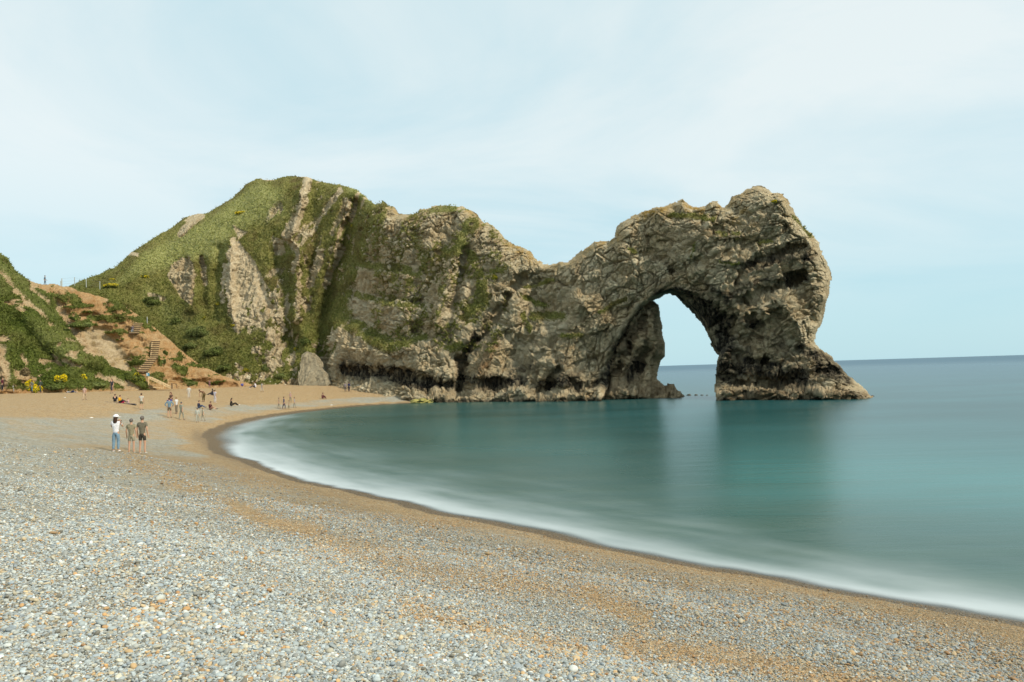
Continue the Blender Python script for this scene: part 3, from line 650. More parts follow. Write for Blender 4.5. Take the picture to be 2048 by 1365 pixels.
# ---- inner buttress seen through the arch
BUT = [(1170, 845), (1180, 790), (1200, 740), (1225, 690), (1250, 640), (1275, 600), (1300, 596), (1319, 610), (1323, 640), (1325, 660), (1331, 690), (1331, 712), (1322, 724), (1316, 740), (1315, 758), (1329, 772), (1347, 769), (1354, 781), (1368, 789), (1376, 800), (1390, 845)]
def but_field(U, V):
    P0 = unproj(U, V, np.full(U.shape, 110.0))
    s = sdf(U, V, BUT) + 2.6 * fbm(P0, 1.3, 4, 501) + 1.0 * (voro(P0 / .8, 502)[0] - .5)
    D = 108.0 + 0.0 * U
    D = D - (U - 1225) / 15.0 * 0.10 - 3.5 * sst(762, 790, V) + 1.4 * fbm(P0, 3, 3, 503)
    D = D + 2.5 * stroke(U, V, [(1262, 750), (1272, 730), (1280, 712)], 12) + 2.2 * stroke(U, V, [(1230, 740), (1262, 690), (1290, 640)], 6) - 1.6 * stroke(U, V, [(1250, 780), (1268, 720), (1285, 670)], 8) - 1.8 * stroke(U, V, [(1300, 640), (1312, 700)], 12)
    q = np.clip(1 - np.clip(s, 0, 99) / 22, 0, 1); D = D + 5 * (1 - np.sqrt(1 - q ** 2 * .999))
    return dict(s=s, D=D)
_, _, sh2, U2, V2, f2 = relief(1165, 1395, 590, 846, 1.25, but_field)
Pb = unproj(U2, V2, f2['D']); Nb = grid_normals(Pb, sh2)
dsp, tn, ck = rock_disp(Pb, np.radians(82) + 0 * U2, 1.05, seeds=(15, 16, 17, 18), flat=.9)
Pb2 = Pb + Nb * (dsp * sst(-2, 8, f2['s']))[:, None]; nb = fbm(Pb, 1.3, 4, 510)
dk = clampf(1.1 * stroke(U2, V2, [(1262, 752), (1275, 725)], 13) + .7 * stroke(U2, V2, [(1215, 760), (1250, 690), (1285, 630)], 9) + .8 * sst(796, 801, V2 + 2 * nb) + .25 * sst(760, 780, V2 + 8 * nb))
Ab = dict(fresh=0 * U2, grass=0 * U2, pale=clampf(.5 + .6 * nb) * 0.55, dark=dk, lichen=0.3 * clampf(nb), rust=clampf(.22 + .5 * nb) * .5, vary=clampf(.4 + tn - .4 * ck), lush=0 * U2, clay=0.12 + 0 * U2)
Qb = make_faces(sh2, f2['s'] > 0)
qb_ = np.clip(f2['s'] / 22, 0, 1)
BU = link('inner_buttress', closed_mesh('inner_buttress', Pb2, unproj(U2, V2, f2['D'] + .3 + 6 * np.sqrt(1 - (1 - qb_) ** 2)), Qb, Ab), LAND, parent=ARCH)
BU.matrix_parent_inverse = Matrix.Translation((-20, -99, 0))

# ---- near hillside on the left: green flank, saddle and the orange slope carrying the path
HTOP = [(-420, 380), (-200, 420), (-60, 478), (0, 507), (15, 520), (30, 540), (50, 555), (70, 565), (88, 568), (108, 567), (125, 571), (142, 574), (160, 583), (200, 592), (250, 610), (290, 640), (322, 664), (360, 698), (400, 730), (450, 753), (500, 767), (560, 790)]
HPOLY = HTOP + [(560, 830), (-420, 830)]
def hill_field(U, V):
    P0 = unproj(U, V, np.full(U.shape, 110.0))
    s = sdf(U, V, HPOLY) + 2.0 * fbm(P0, 1.0, 3, 601)
    vb = base_line(U, [(-420, 800), (0, 783), (250, 783), (400, 776), (500, 768), (560, 775)])
    D = base_line(U, [(-420, 96), (0, 104), (150, 108), (260, 113), (400, 123), (500, 132), (560, 137)])
    h = np.clip(vb - V, -80, 400) / FPX * D
    lean = base_line(U, [(-420, .6), (0, .85), (100, 1.15), (200, 1.25), (300, 1.1), (450, .8), (560, .5)])
    jn = fbm(P0, 5, 3, 602)
    D = D + np.clip(h, 0, 99) * lean + np.clip(h, -9, 0) * 0.5 + 1.6 * jn
    for pts, w, a in [([(185, 640), (235, 700), (255, 735)], 22, 2.5), ([(130, 600), (180, 680), (190, 720)], 14, -1.6), ([(200, 600), (240, 650), (280, 690)], 12, 1.2), ([(0, 560), (60, 640), (160, 720)], 26, -2.2), ([(40, 640), (120, 730), (250, 760)], 14, .9), ([(250, 740), (275, 760), (300, 772)], 10, -1.2), ([(155, 648), (190, 648)], 8, -2.0), ([(35, 770), (60, 772)], 8, 1.4), ([(0, 720), (12, 760)], 10, -1.5), ([(420, 745), (480, 765)], 14, -1.5), ([(355, 760), (470, 772)], 6, 1.0)]:
        D = D + a * stroke(U, V, pts, w)
    dout, _ = seg_dist(U, V, HTOP)
    q = np.clip(1 - dout / 26, 0, 1); D = D + base_line(U, [(0, 4), (160, 3), (560, 2.)]) * (1 - np.sqrt(1 - q ** 2 * .999))
    return dict(s=s, D=D, jn=jn, dout=dout)
_, _, sh3, U3, V3, f3 = relief(-420, 562, 400, 826, 1.4, hill_field)
Ph = unproj(U3, V3, f3['D']); Nh = grid_normals(Ph, sh3)
n1 = fbm(Ph, 1.6, 4, 611); n2 = fbm(Ph, 5, 3, 612); n3 = fbm(Ph * np.array([.6, .6, 1.6]), 1.3, 4, 613); n4 = fbm(Ph, .6, 3, 614)
u3 = U3 + 7 * n1 + 5 * n2; v3 = V3 + 5 * n1 + 4 * n2
clay = blob(u3, v3, [(75, 572), (110, 566), (150, 572), (210, 590), (300, 630), (420, 720), (570, 760), (570, 840), (240, 840), (300, 775), (262, 745), (225, 735), (190, 700), (150, 660), (110, 600)], 8)
gh = 1 - clay
gh = np.maximum(gh, 0.9 * stroke(u3, v3, [(155, 648), (192, 650)], 7)); gh = np.maximum(gh, 1.1 * blob(u3, v3, [(250, 745), (270, 740), (295, 768), (300, 785), (280, 778)], 4))
tuf = sst(0.04, 0.16, fbm(Ph * np.array([.45, .45, 1.9]) + n2[:, None] * .4, 1.0, 4, 613)) * 0.95
gh = np.maximum(gh, tuf * sst(-.25, .3, fbm(Ph, 4, 3, 620)) * sst(0.2, .6, clay) * sst(775, 765, V3))
for pts, w, a in [([(135, 590), (160, 610)], 9, .9), ([(330, 680), (345, 700)], 6, .0), ([(350, 735), (368, 745)], 8, 1.), ([(300, 757), (320, 758)], 6, .8), ([(370, 760), (390, 770)], 6, .9), ([(305, 700), (322, 730)], 4, .8), ([(232, 662), (240, 668)], 6, .8), ([(110, 590), (130, 600)], 9, .7)]:
    gh = np.maximum(gh, a * stroke(u3, v3, pts, w))
bare = 0 * U3; paleh = 0 * U3; rusth = 0 * U3
for pts, w, a, p in [([(0, 700), (8, 755), (5, 770)], 9, 1, .55), ([(30, 750), (70, 765)], 9, .9, .0), ([(0, 545), (20, 570), (60, 610), (95, 640)], 5, .75, .2), ([(120, 620), (150, 665), (185, 705)], 9, .95, .6), ([(60, 575), (100, 610)], 5, .7, .3), ([(130, 720), (150, 730)], 6, .7, .4), ([(45, 715), (55, 730)], 7, .6, .1), ([(200, 755), (260, 775)], 6, .9, .3), ([(255, 772), (290, 790)], 10, 1., .3)]:
    k = stroke(u3, v3, pts, w); bare = np.maximum(bare, a * k * 1.2); paleh = np.maximum(paleh, p * k)
scr = sst(.18, .36, fbm(Ph * np.array([.7, .7, 1.3]), 2.4, 4, 641)) * sst(.3, .7, 1 - clay); bare = np.maximum(bare, .85 * scr)
gh = clampf(gh * (1 - clampf(bare)) + .12 * n1 * (gh > .05))
gh = gh * (1 - sst(776, 783, V3 + 3 * n1) * 0.9)
fan = blob(u3, v3, [(165, 665), (200, 650), (235, 690), (258, 715), (258, 742), (225, 735), (190, 705)], 4)
gh = gh * (1 - fan); paleh = np.maximum(paleh, .95 * fan)
paleh = clampf(np.maximum(paleh, .35 * sst(.05, .35, fbm(Ph, 3, 3, 642)) * clay)); rusth = clampf(.7 * stroke(u3, v3, [(35, 768), (65, 775)], 9) + .7 * stroke(u3, v3, [(400, 758), (470, 770)], 8) + .45 * stroke(u3, v3, [(205, 625), (235, 665)], 8) + .3 * stroke(u3, v3, [(150, 585), (200, 610)], 7))
clay_a = clampf(np.maximum(clay, sst(774, 780, V3 + 3 * n1)) * (1 - .45 * paleh) * (1 - .85 * fan)); clay_a = np.maximum(clay_a, .5 * clampf(bare))
dsph, tnh, ckh = rock_disp(Ph, np.radians(20) + 0 * U3, .35, seeds=(11, 12, 13, 14))
rkh = 1 - sst(.35, .65, gh)
gdh = 0.45 * fbm(Ph, 1.8, 4, 630) + .22 * fbm(Ph, .5, 3, 631) + .35 * sst(.3, .7, gh)
ter = 0.22 * np.sin(Ph[:, 2] * 4.2 + 4 * n2 + 2 * n1)
Ph2 = Ph + Nh * ((dsph * (.25 + .75 * rkh) + gdh * (1 - .7 * rkh) + ter * clay) * sst(-1, 8, f3['s']))[:, None]
freshh = clampf(.9 * stroke(u3, v3, [(0, 590), (50, 640), (120, 700), (200, 750)], 20) + .7 * stroke(u3, v3, [(-20, 500), (30, 570), (110, 640)], 16) + .5 * sst(.1, .5, fbm(Ph, 3, 3, 660)))
Ah = dict(fresh=freshh, grass=gh, pale=paleh, dark=0 * U3, lichen=.8 * fan * clampf(.5 + n1), rust=rusth, vary=clampf(.25 + tnh), lush=clampf(.75 + .5 * n2), clay=clay_a)
Qh = make_faces(sh3, f3['s'] > 0)
sm3 = np.clip(f3['dout'] / 26, 0, 1)
HILL = link('hillside', closed_mesh('hillside', Ph2, unproj(U3, V3, f3['D'] + .3 + 12 * np.sqrt(1 - (1 - sm3) ** 2)), Qh, Ah), LAND)
HILL['kind'] = 'structure'
print('hill', round(time.time() - T0, 1))
#@@OBJECTS@@
# ================================================================== things
bpy.context.view_layer.update()
DG = bpy.context.evaluated_depsgraph_get()
ORG = Vector((0, 0, CAMZ))
def place(px, py, only=('beach', 'hillside', 'headland')):
    """point of the ground seen at a photo pixel; returns location, normal"""
    d = pray(px, py); o = ORG
    for _ in range(6):
        hit, loc, nrm, idx, ob, _m = SC.ray_cast(DG, o, d)
        if not hit: return None, None
        if ob.name in ('sea',) or (only and ob.name not in only): o = loc + d * 0.02; continue
        return loc, nrm
    return None, None
def ground(px, py, only=None):
    only = only or ('beach', 'hillside', 'headland', 'rock_face')
    for k in range(14):
        l, n = place(px, py + k, only)
        if l: return l, n
    return Vector((0, 60, 2)), Vector((0, 0, 1))

# ---- people
def skin_mesh(name, verts, edges, mat, parent, sub=1):
    me = bpy.data.meshes.new(name)
    me.from_pydata([v[0] for v in verts], edges, [])
    ob = bpy.data.objects.new('tmp', me); COL.objects.link(ob)
    mo = ob.modifiers.new('s', 'SKIN'); mo.use_smooth_shade = True
    for i, v in enumerate(verts):
        sv = me.skin_vertices[0].data[i]; r = v[1]
        sv.radius = (r, r) if not isinstance(r, tuple) else r
        sv.use_root = (i == 0)
    ob.modifiers.new('b', 'SUBSURF').levels = sub
    ob.modifiers['b'].render_levels = sub
    bpy.context.view_layer.update()
    dg = bpy.context.evaluated_depsgraph_get()
    m2 = bpy.data.meshes.new_from_object(ob.evaluated_get(dg)); m2.name = name
    bpy.data.objects.remove(ob); bpy.data.meshes.remove(me)
    m2.materials.clear(); m2.materials.append(mat)
    return link(name, m2, parent=parent, smooth=True)
V3_ = Vector
def pose(kind):
    """joint positions of a 1.75 m adult; faces +Y"""
    J = {}
    if kind in ('stand', 'phone', 'walk', 'hips', 'shade'):
        J['pel'] = (0, 0, .95); J['sp'] = (0, .0, 1.14); J['ch'] = (0, .0, 1.33); J['nb'] = (0, -.01, 1.47); J['hd'] = (0, .015, 1.62)
        sw = .16 if kind == 'walk' else .02
        for s, n in ((-1, 'L'), (1, 'R')):
            J['hip' + n] = (s * .09, 0, .90); J['kn' + n] = (s * .10, s * sw * .7 + .02, .50); J['an' + n] = (s * .11, s * sw - .02, .085); J['to' + n] = (s * .13, s * sw + .13, .04)
            J['sh' + n] = (s * .18, 0, 1.42)
            if kind == 'phone': J['el' + n] = (s * .27, .16, 1.20); J['wr' + n] = (s * .09, .30, 1.42)
            elif kind == 'hips': J['el' + n] = (s * .36, -.05, 1.17); J['wr' + n] = (s * .22, .03, .99)
            elif kind == 'shade' and n == 'R': J['el' + n] = (s * .34, .12, 1.45); J['wr' + n] = (s * .12, .2, 1.60)
            else: J['el' + n] = (s * .235, -.03 - s * sw * .4, 1.14); J['wr' + n] = (s * .245, .05 - s * sw * .9, .90)
    elif kind == 'bend':
        J['pel'] = (0, -.12, .88); J['sp'] = (0, .03, 1.02); J['ch'] = (0, .2, 1.12); J['nb'] = (0, .32, 1.17); J['hd'] = (0, .46, 1.20)
        for s, n in ((-1, 'L'), (1, 'R')):
            J['hip' + n] = (s * .09, -.12, .84); J['kn' + n] = (s * .10, .0, .48); J['an' + n] = (s * .11, -.03, .085); J['to' + n] = (s * .12, .12, .04)
            J['sh' + n] = (s * .17, .27, 1.14); J['el' + n] = (s * .2, .33, .86); J['wr' + n] = (s * .14, .42, .64)
    elif kind in ('sit', 'hug', 'kneel'):
        J['pel'] = (0, 0, .13); J['sp'] = (0, -.03, .32); J['ch'] = (0, .0, .50); J['nb'] = (0, .04, .64); J['hd'] = (0, .09, .79)
        for s, n in ((-1, 'L'), (1, 'R')):
            J['hip' + n] = (s * .09, .03, .12); J['sh' + n] = (s * .17, .02, .59)
            if kind == 'sit': J['kn' + n] = (s * .12, .44, .30 + .1 * (s > 0)); J['an' + n] = (s * .12, .82, .08); J['to' + n] = (s * .14, .90, .15); J['el' + n] = (s * .25, .10, .36); J['wr' + n] = (s * .13, .32, .33)
            elif kind == 'hug': J['kn' + n] = (s * .10, .34, .46); J['an' + n] = (s * .10, .50, .08); J['to' + n] = (s * .11, .64, .05); J['el' + n] = (s * .24, .16, .40); J['wr' + n] = (s * .08, .42, .36)
            else: J['kn' + n] = (s * .18, .36, .09); J['an' + n] = (s * .05, .12 + s * .1, .07); J['to' + n] = (s * -.05, .2 + s * .1, .06); J['el' + n] = (s * .24, .08, .36); J['wr' + n] = (s * .16, .30, .24)
    else:  # lie on the back, head towards -Y
        J['pel'] = (0, 0, .12); J['sp'] = (0, -.2, .12); J['ch'] = (0, -.38, .13); J['nb'] = (0, -.52, .14); J['hd'] = (0, -.67, .17)
        for s, n in ((-1, 'L'), (1, 'R')):
            J['hip' + n] = (s * .09, .05, .11); J['kn' + n] = (s * .11, .42, .30 if s > 0 else .13); J['an' + n] = (s * .12, .78 - .1 * (s > 0), .07); J['to' + n] = (s * .15, .86 - .1 * (s > 0), .16)
            J['sh' + n] = (s * .18, -.46, .12); J['el' + n] = (s * .28, -.25, .08); J['wr' + n] = (s * .14, -.08, .2)
    return {k: Vector(v) for k, v in J.items()}
SKIN = plain('skin', (0.50, 0.30, 0.20), 0.6, .06)
CL = {}
def cloth(c):
    k = 'cloth_%02x%02x%02x' % tuple(int(x * 255) for x in c)
    return plain(k, c, .9, .14, 14)
def person(px, py, hpx, kind, head, label, shirt, legs, hair, bare_legs=False, sleeves='short', cap=None, skirt=False, extra=None, long_hair=False, shoes=(.12, .10, .09), group='people on the beach', only=None, stature=None):
    loc, _ = ground(px, py, only)
    Yd = loc.y
    full = {'sit': .90, 'hug': .90, 'kneel': .90, 'lie': .3, 'bend': 1.32}.get(kind, 1.75)
    sc = hpx / FPX * Yd / full if kind != 'lie' else hpx
    sc = min(max(sc, .55), 1.2)
    R = empty('person', loc - Vector((0, 0, .015)), head)
    tag(R, label, 'person', group)
    R.scale = (sc, sc, sc)
    J = pose(kind)
    up = (J['hd'] - J['nb']).normalized()
    E = []; Vv = []
    def add(p, r): Vv.append((tuple(p), r)); return len(Vv) - 1
    pel = add(J['pel'], (.112, .085)); sp = add(J['sp'], (.105, .08)); ch = add(J['ch'], (.14, .095)); nb = add(J['nb'], .06)
    nk = add(J['nb'].lerp(J['hd'], .35), .05); jaw = add(J['hd'] - up * .05, (.062, .075)); hd = add(J['hd'] + up * .03, (.078, .095)); tp = add(J['hd'] + up * .10, (.05, .06))
    E += [(pel, sp), (sp, ch), (ch, nb), (nb, nk), (nk, jaw), (jaw, hd), (hd, tp)]
    fw = Vector((0, 1, 0)) if kind != 'lie' else Vector((0, 0, 1))
    fw = (fw - up * fw.dot(up)).normalized()
    for n in 'LR':
        s = -1 if n == 'L' else 1
        sh = add(J['sh' + n], .055); el = add(J['el' + n], .04); wr = add(J['wr' + n], .027)
        d = (J['wr' + n] - J['el' + n]).normalized(); side = d.cross(Vector((s, 0, .2))).normalized(); cur = side.cross(d).normalized()
        pm = add(J['wr' + n] + d * .06, (.038, .017))
        E += [(ch, sh), (sh, el), (el, wr), (wr, pm)]
        for k in range(4):
            o = side * (k - 1.5) * .021; ln = (.075, .085, .08, .062)[k]
            a = add(J['wr' + n] + d * .10 + o, .009); b = add(J['wr' + n] + d * (.10 + ln * .6) + o + cur * .015, .008); c = add(J['wr' + n] + d * (.10 + ln * .85) + o + cur * .04, .007)
            E += [(pm, a), (a, b), (b, c)]
        t = add(J['wr' + n] + d * .06 + side * .045 + cur * .015, .011); t2 = add(J['wr' + n] + d * .10 + side * .055 + cur * .03, .009)
        E += [(wr, t), (t, t2)]
        hp = add(J['hip' + n], .085); kn = add(J['kn' + n], .055); an = add(J['an' + n], .036); to = add(J['to' + n], (.04, .025))
        E += [(pel, hp), (hp, kn), (kn, an), (an, to)]
    body = skin_mesh('body', Vv, E, SKIN, R)
    # face: nose, eyes, ears as small forms of one mesh
    hc = J['hd'] + up * .02; sx_ = up.cross(fw).normalized()
    for nm, off, r in (('nose', fw * .098 - up * .012, .014), ('ear', sx_ * .078, .02), ('ear', -sx_ * .078, .02), ('eye', fw * .090 + sx_ * .032 + up * .012, .010), ('eye', fw * .090 - sx_ * .032 + up * .012, .010), ('mouth', fw * .085 - up * .055, .014)):
        bm = bmesh.new(); bmesh.ops.create_uvsphere(bm, u_segments=8, v_segments=6, radius=r)
        me = bpy.data.meshes.new(nm); bm.to_mesh(me); bm.free(); o = link(nm, me, plain('eye', (.03, .02, .02), .3) if nm == 'eye' else (plain('lip', (.35, .12, .10), .5) if nm == 'mouth' else SKIN), R, True); o.location = hc + off
    # shirt
    Vv, E = [], []
    dn = (J['sp'] - J['pel']).normalized(); p0 = add(J['pel'] - dn * .05, (.15, .12)); pel = add(J['pel'] + dn * .02, (.15, .115)); sp = add(J['sp'], (.138, .108)); ch = add(J['ch'], (.16, .118)); nb = add(J['nb'] - up * .02, .07)
    E += [(p0, pel), (pel, sp), (sp, ch), (ch, nb)]
    for n in 'LR':
        sh = add(J['sh' + n], .073); e1 = J['sh' + n].lerp(J['el' + n], .62 if sleeves == 'short' else 1.0)
        el = add(e1, .057 if sleeves == 'short' else .052); E += [(ch, sh), (sh, el)]
        if sleeves == 'long': w = add(J['el' + n].lerp(J['wr' + n], .92), .04); E += [(el, w)]
    skin_mesh('shirt' if sleeves == 'short' else 'jacket', Vv, E, cloth(shirt), R)
    # legs
    Vv, E = [], []
    pel = add(J['pel'] - (J['sp'] - J['pel']).normalized() * .03, (.145, .112)); wst = add(J['pel'].lerp(J['sp'], .45), (.132, .105)); E += [(wst, pel)]
    if skirt:
        a = J['anL'].lerp(J['anR'], .5); m = J['pel'].lerp(a, .4); k = J['pel'].lerp(a, .72)
        i1 = add(m, (.17, .14)); i2 = add(k, (.19, .16)); E += [(pel, i1), (i1, i2)]
    else:
        for n in 'LR':
            hp = add(J['hip' + n], .105); kk = 1.0 if not bare_legs else .78
            kn = add(J['hip' + n].lerp(J['kn' + n], kk), .076); E += [(pel, hp), (hp, kn)]
            if not bare_legs: an = add(J['kn' + n].lerp(J['an' + n], .93), .055); E += [(kn, an)]
    skin_mesh('dress' if skirt else ('shorts' if bare_legs else 'trousers'), Vv, E, cloth(legs), R)
    for n in 'LR':
        a = J['an' + n]; t = J['to' + n]
        dd = (t - a); skin_mesh('shoe', [(tuple(a + Vector((0, -.02, -.02))), .045), (tuple(a.lerp(t, .6)), (.046, .034)), (tuple(t + dd.normalized() * .04), (.04, .026))], [(0, 1), (1, 2)], cloth(shoes), R)
    # hair
    bm = bmesh.new(); bmesh.ops.create_uvsphere(bm, u_segments=14, v_segments=10, radius=1)
    M = Matrix((sx_, fw, up)).transposed()
    for v in bm.verts:
        c = v.co; x, y, z = c.x * .094, c.y * .104, c.z * .112
        if c.y > .15 and c.z < .35: y *= .35
        if long_hair and c.z < 0: z -= .20 * min(1, -c.z * 1.6); x *= 1.0 + .35 * min(1, -c.z); y = y * .55 - .03
        elif c.z < -.4: x *= .8
        v.co = M @ Vector((x, y, z)) + J['hd'] + up * .045 - fw * .018
    me = bpy.data.meshes.new('hair'); bm.to_mesh(me); bm.free(); link('hair', me, plain('hair_%d' % int(hair[0] * 1000), hair, .7), R, True)
    if cap:
        bm = bmesh.new(); bmesh.ops.create_uvsphere(bm, u_segments=20, v_segments=12, radius=.132)
        bmesh.ops.delete(bm, geom=[v for v in bm.verts if v.co.z < -.01], context='VERTS')
        for v in bm.verts: v.co.z *= .95
        c0 = bm.verts.new((0, .10, 0)); ring = [bm.verts.new((.10 * math.sin(t), .10 + .13 * math.cos(t), -.012)) for t in np.linspace(-1.5, 1.5, 11)]
        for a, b in zip(ring[:-1], ring[1:]): bm.faces.new((c0, a, b))
        bmesh.ops.rotate(bm, verts=bm.verts, cent=(0, 0, 0), matrix=Matrix.Rotation(cap[1], 3, 'Z'))
        bmesh.ops.translate(bm, verts=bm.verts, vec=J['hd'] + up * .06)
        me = bpy.data.meshes.new('cap'); bm.to_mesh(me); bm.free()
        cp = link('cap', me, cloth(cap[0]), R, True); sdm = cp.modifiers.new('thick', 'SOLIDIFY'); sdm.thickness = .008
    if extra: extra(R, J)
    return R
def towel(px, py, w, l, c, label, rz=0.0, name='towel'):
    loc, n = ground(px, py)
    nx, ny = 14, 20; Vs, Qs = [], []
    for i in range(nx + 1):
        for j in range(ny + 1):
            x = (i / nx - .5) * w; y = (j / ny - .5) * l
            Vs.append((x, y, .035 + .02 * math.sin(9 * x + 3 * y) * math.cos(5 * y) + .012 * random.random()))
    for i in range(nx):
        for j in range(ny): a = i * (ny + 1) + j; Qs.append((a, a + ny + 1, a + ny + 2, a + 1))
    me = bpy.data.meshes.new(name); me.from_pydata(Vs, [], Qs)
    o = link(name, me, cloth(c), smooth=True); o.location = loc
    q = Vector((0, 0, 1)).rotation_difference(n); o.rotation_euler = (q.to_matrix() @ Matrix.Rotation(rz, 3, 'Z')).to_euler()
    o.modifiers.new('thick', 'SOLIDIFY').thickness = .02
    return tag(o, label, 'towel')
R90 = math.radians(90)
BR = (.05, .025, .015); BK = (.02, .015, .012); FA = (.28, .19, .09); GY = (.13, .115, .10)
def phone_extra(R, J):
    bm = bmesh.new(); bmesh.ops.create_cube(bm, size=1); bmesh.ops.scale(bm, vec=(.15, .012, .075), verts=bm.verts)
    bmesh.ops.bevel(bm, geom=bm.edges[:], offset=.004, segments=2, affect='EDGES')
    me = bpy.data.meshes.new('phone'); bm.to_mesh(me); bm.free()
    o = link('phone', me, plain('phone_black', (.02, .02, .022), .3)); o.location = R.matrix_basis @ Vector((0, .42, 1.46)); o.rotation_euler = R.rotation_euler
    tag(o, 'black phone held up by the woman in the white cap', 'phone')
DENIM = (.17, .27, .36); WHITE = (.72, .72, .76); NAVY = (.03, .035, .07); DARKG = (.085, .08, .065)
person(232, 904, 73, 'phone', 0.05, 'woman in white cap, white T-shirt and pale blue jeans holding up a phone', WHITE, DENIM, BR, cap=((.8, .8, .82), -1.0), long_hair=True, shoes=(.78, .76, .74), extra=phone_extra)
person(285, 908, 75, 'stand', 0.0, 'man in dark grey T-shirt and black shorts beside the woman in the cap', (.16, .145, .105), (.05, .045, .035), GY, bare_legs=True, shoes=(.5, .48, .42))
person(263, 907, 69, 'stand', 0.1, 'figure in olive brown top and shorts at the man\'s left elbow', (.27, .24, .155), (.27, .25, .18), GY, bare_legs=True, shoes=(.42, .40, .34))
person(339, 836, 40, 'hips', 0.2, 'man in denim blue jacket and brown shorts standing hands on hips', (.16, .24, .30), (.14, .10, .06), BR, bare_legs=True, sleeves='long', shoes=(.08, .07, .05))
person(353, 828, 34, 'stand', R90 * .9, 'standing person in white top and brown trousers facing the man in denim', (.6, .62, .62), (.17, .14, .10), FA)
person(363, 840, 36, 'walk', -.4, 'tall figure in grey green clothes beside the pair talking', (.30, .31, .24), (.28, .28, .22), GY)
person(395, 845, 29, 'walk', .5, 'figure in pale grey top and trousers nearest the bend of the shoreline', (.40, .42, .38), (.36, .36, .30), GY, sleeves='long')
person(406, 842, 26, 'walk', -.6, 'small figure in sand coloured clothes beside the pale grey walker', (.42, .40, .30), (.38, .34, .25), FA)
person(343, 803, 25, 'kneel', 2.6, 'person with big brown hair and blue shorts kneeling above the man in denim', (.12, .07, .05), (.05, .06, .25), (.15, .08, .05), long_hair=True)
person(378, 797, 25, 'stand', .6, 'person in white shirt and pale trousers standing on the orange sand', (.52, .50, .45), (.5, .47, .42), BR, sleeves='long', shoes=(.7, .68, .64))
person(407, 804, 26, 'bend', 1.2, 'person in brown stooping over the orange sand', (.16, .09, .05), (.10, .075, .03), BR)
person(430, 806, 26, 'stand', -.4, 'person in pale lilac shirt and white trousers standing by the purple towel', (.55, .54, .62), (.56, .54, .56), BR, shoes=(.7, .68, .6))
person(426, 791, 13, 'sit', 1.4, 'dark haired person in black sitting on the purple towel', (.03, .03, .04), (.04, .04, .06), BK, long_hair=True, sleeves='long')
towel(430, 790, 2.6, 1.3, (.16, .06, .22), 'purple towel spread under the seated dark haired person')
person(397, 817, 15, 'sit', -R90, 'man in navy jumper and blue jeans sitting facing the sea', (.025, .03, .06), (.07, .10, .18), BK, sleeves='long')
person(420, 820, 16, 'sit', -R90 - .2, 'person in dark maroon top with bare legs stretched out', (.07, .018, .02), (.35, .2, .15), BR, bare_legs=True, sleeves='long')
person(462, 813, 16, 'sit', -R90 + .5, 'woman with long hair in black sitting nearest the water on the left', (.025, .022, .02), (.04, .035, .03), BK, long_hair=True, sleeves='long', shoes=(.75, .74, .7))
person(283, 820, 33, 'stand', .1, 'person in white T-shirt and short grey shorts standing behind the couple', (.52, .50, .43), (.17, .16, .10), BR, bare_legs=True)
person(230, 804, 15, 'hug', .4, 'person in black sitting beside the yellow jacket', (.02, .02, .025), (.03, .03, .04), (.10, .06, .04), sleeves='long')
person(239, 806, 15, 'sit', -R90, 'person in bright yellow jacket sitting on the sand', (.75, .38, .01), (.06, .04, .05), BR, sleeves='long')
person(257, 807, 10, 'kneel', R90, 'small child in pale pink kneeling by the pink bag', (.62, .42, .40), (.3, .3, .33), (.2, .12, .06), sleeves='long')
towel(242, 806, 2.8, 1.2, (.06, .06, .075), 'dark blanket under the three people sitting with the yellow jacket', name='picnic_blanket')
person(224, 787, 29, 'stand', 2.9, 'woman in long dark dress standing at the foot of the green bank', (.05, .05, .06), (.06, .06, .075), BK, skirt=True, long_hair=True)
person(142, 786, .95, 'lie', -R90 - .1, 'person in light blue top and navy trousers lying on the sand', (.30, .48, .58), (.03, .05, .12), BK, shoes=(.6, .6, .6))
person(5, 782, 27, 'stand', -1.4, 'person in maroon top and black trousers at the left edge', (.09, .02, .03), (.02, .02, .03), BR, sleeves='long')
person(26, 785, 26, 'walk', -1.5, 'person in brown and grey walking below the red earth bank', (.24, .16, .12), (.30, .30, .28), BR)
person(64, 785, 24, 'walk', 1.5, 'person in teal trousers standing in front of the first gorse bush', (.12, .15, .12), (.12, .2, .22), BR)
person(81, 786, 27, 'walk', 1.4, 'person in dark green beside the larger gorse bush', (.05, .07, .055), (.05, .07, .07), BK, sleeves='long')
person(169, 800, 27, 'walk', .2, 'person in faded pink top walking on the empty orange sand', (.48, .33, .28), (.48, .36, .25), BR)
person(511, 776, 12, 'sit', R90, 'person in white shirt and black trousers sitting under the scree', (.68, .68, .76), (.03, .03, .05), BR, long_hair=True)
towel(503, 777, 2.2, 1.2, (.60, .62, .72), 'white towel beside the person sitting under the scree')
person(698, 784, 20, 'stand', -.3, 'person in navy jacket standing by the cliff foot at the far end', (.04, .045, .11), (.03, .03, .045), BR, sleeves='long')
person(691, 784, 19, 'stand', .4, 'person in grey coat left of the navy jacket at the cliff foot', (.20, .18, .20), (.10, .09, .085), GY, sleeves='long')
person(645, 798, 12, 'hug', -.8, 'person in dark red checks sitting alone near the far water', (.14, .05, .05), (.14, .06, .06), BR, sleeves='long')
G2 = 'strollers at the far waterline'
person(558, 817, 21, 'walk', -1.2, 'stroller in grey brown leftmost of the waterline party', (.27, .23, .18), (.3, .27, .21), BR, group=G2)
person(568, 819, 25, 'walk', -1.0, 'stroller in dark navy clothes in the waterline party', (.10, .09, .13), (.06, .055, .09), BK, sleeves='long', group=G2)
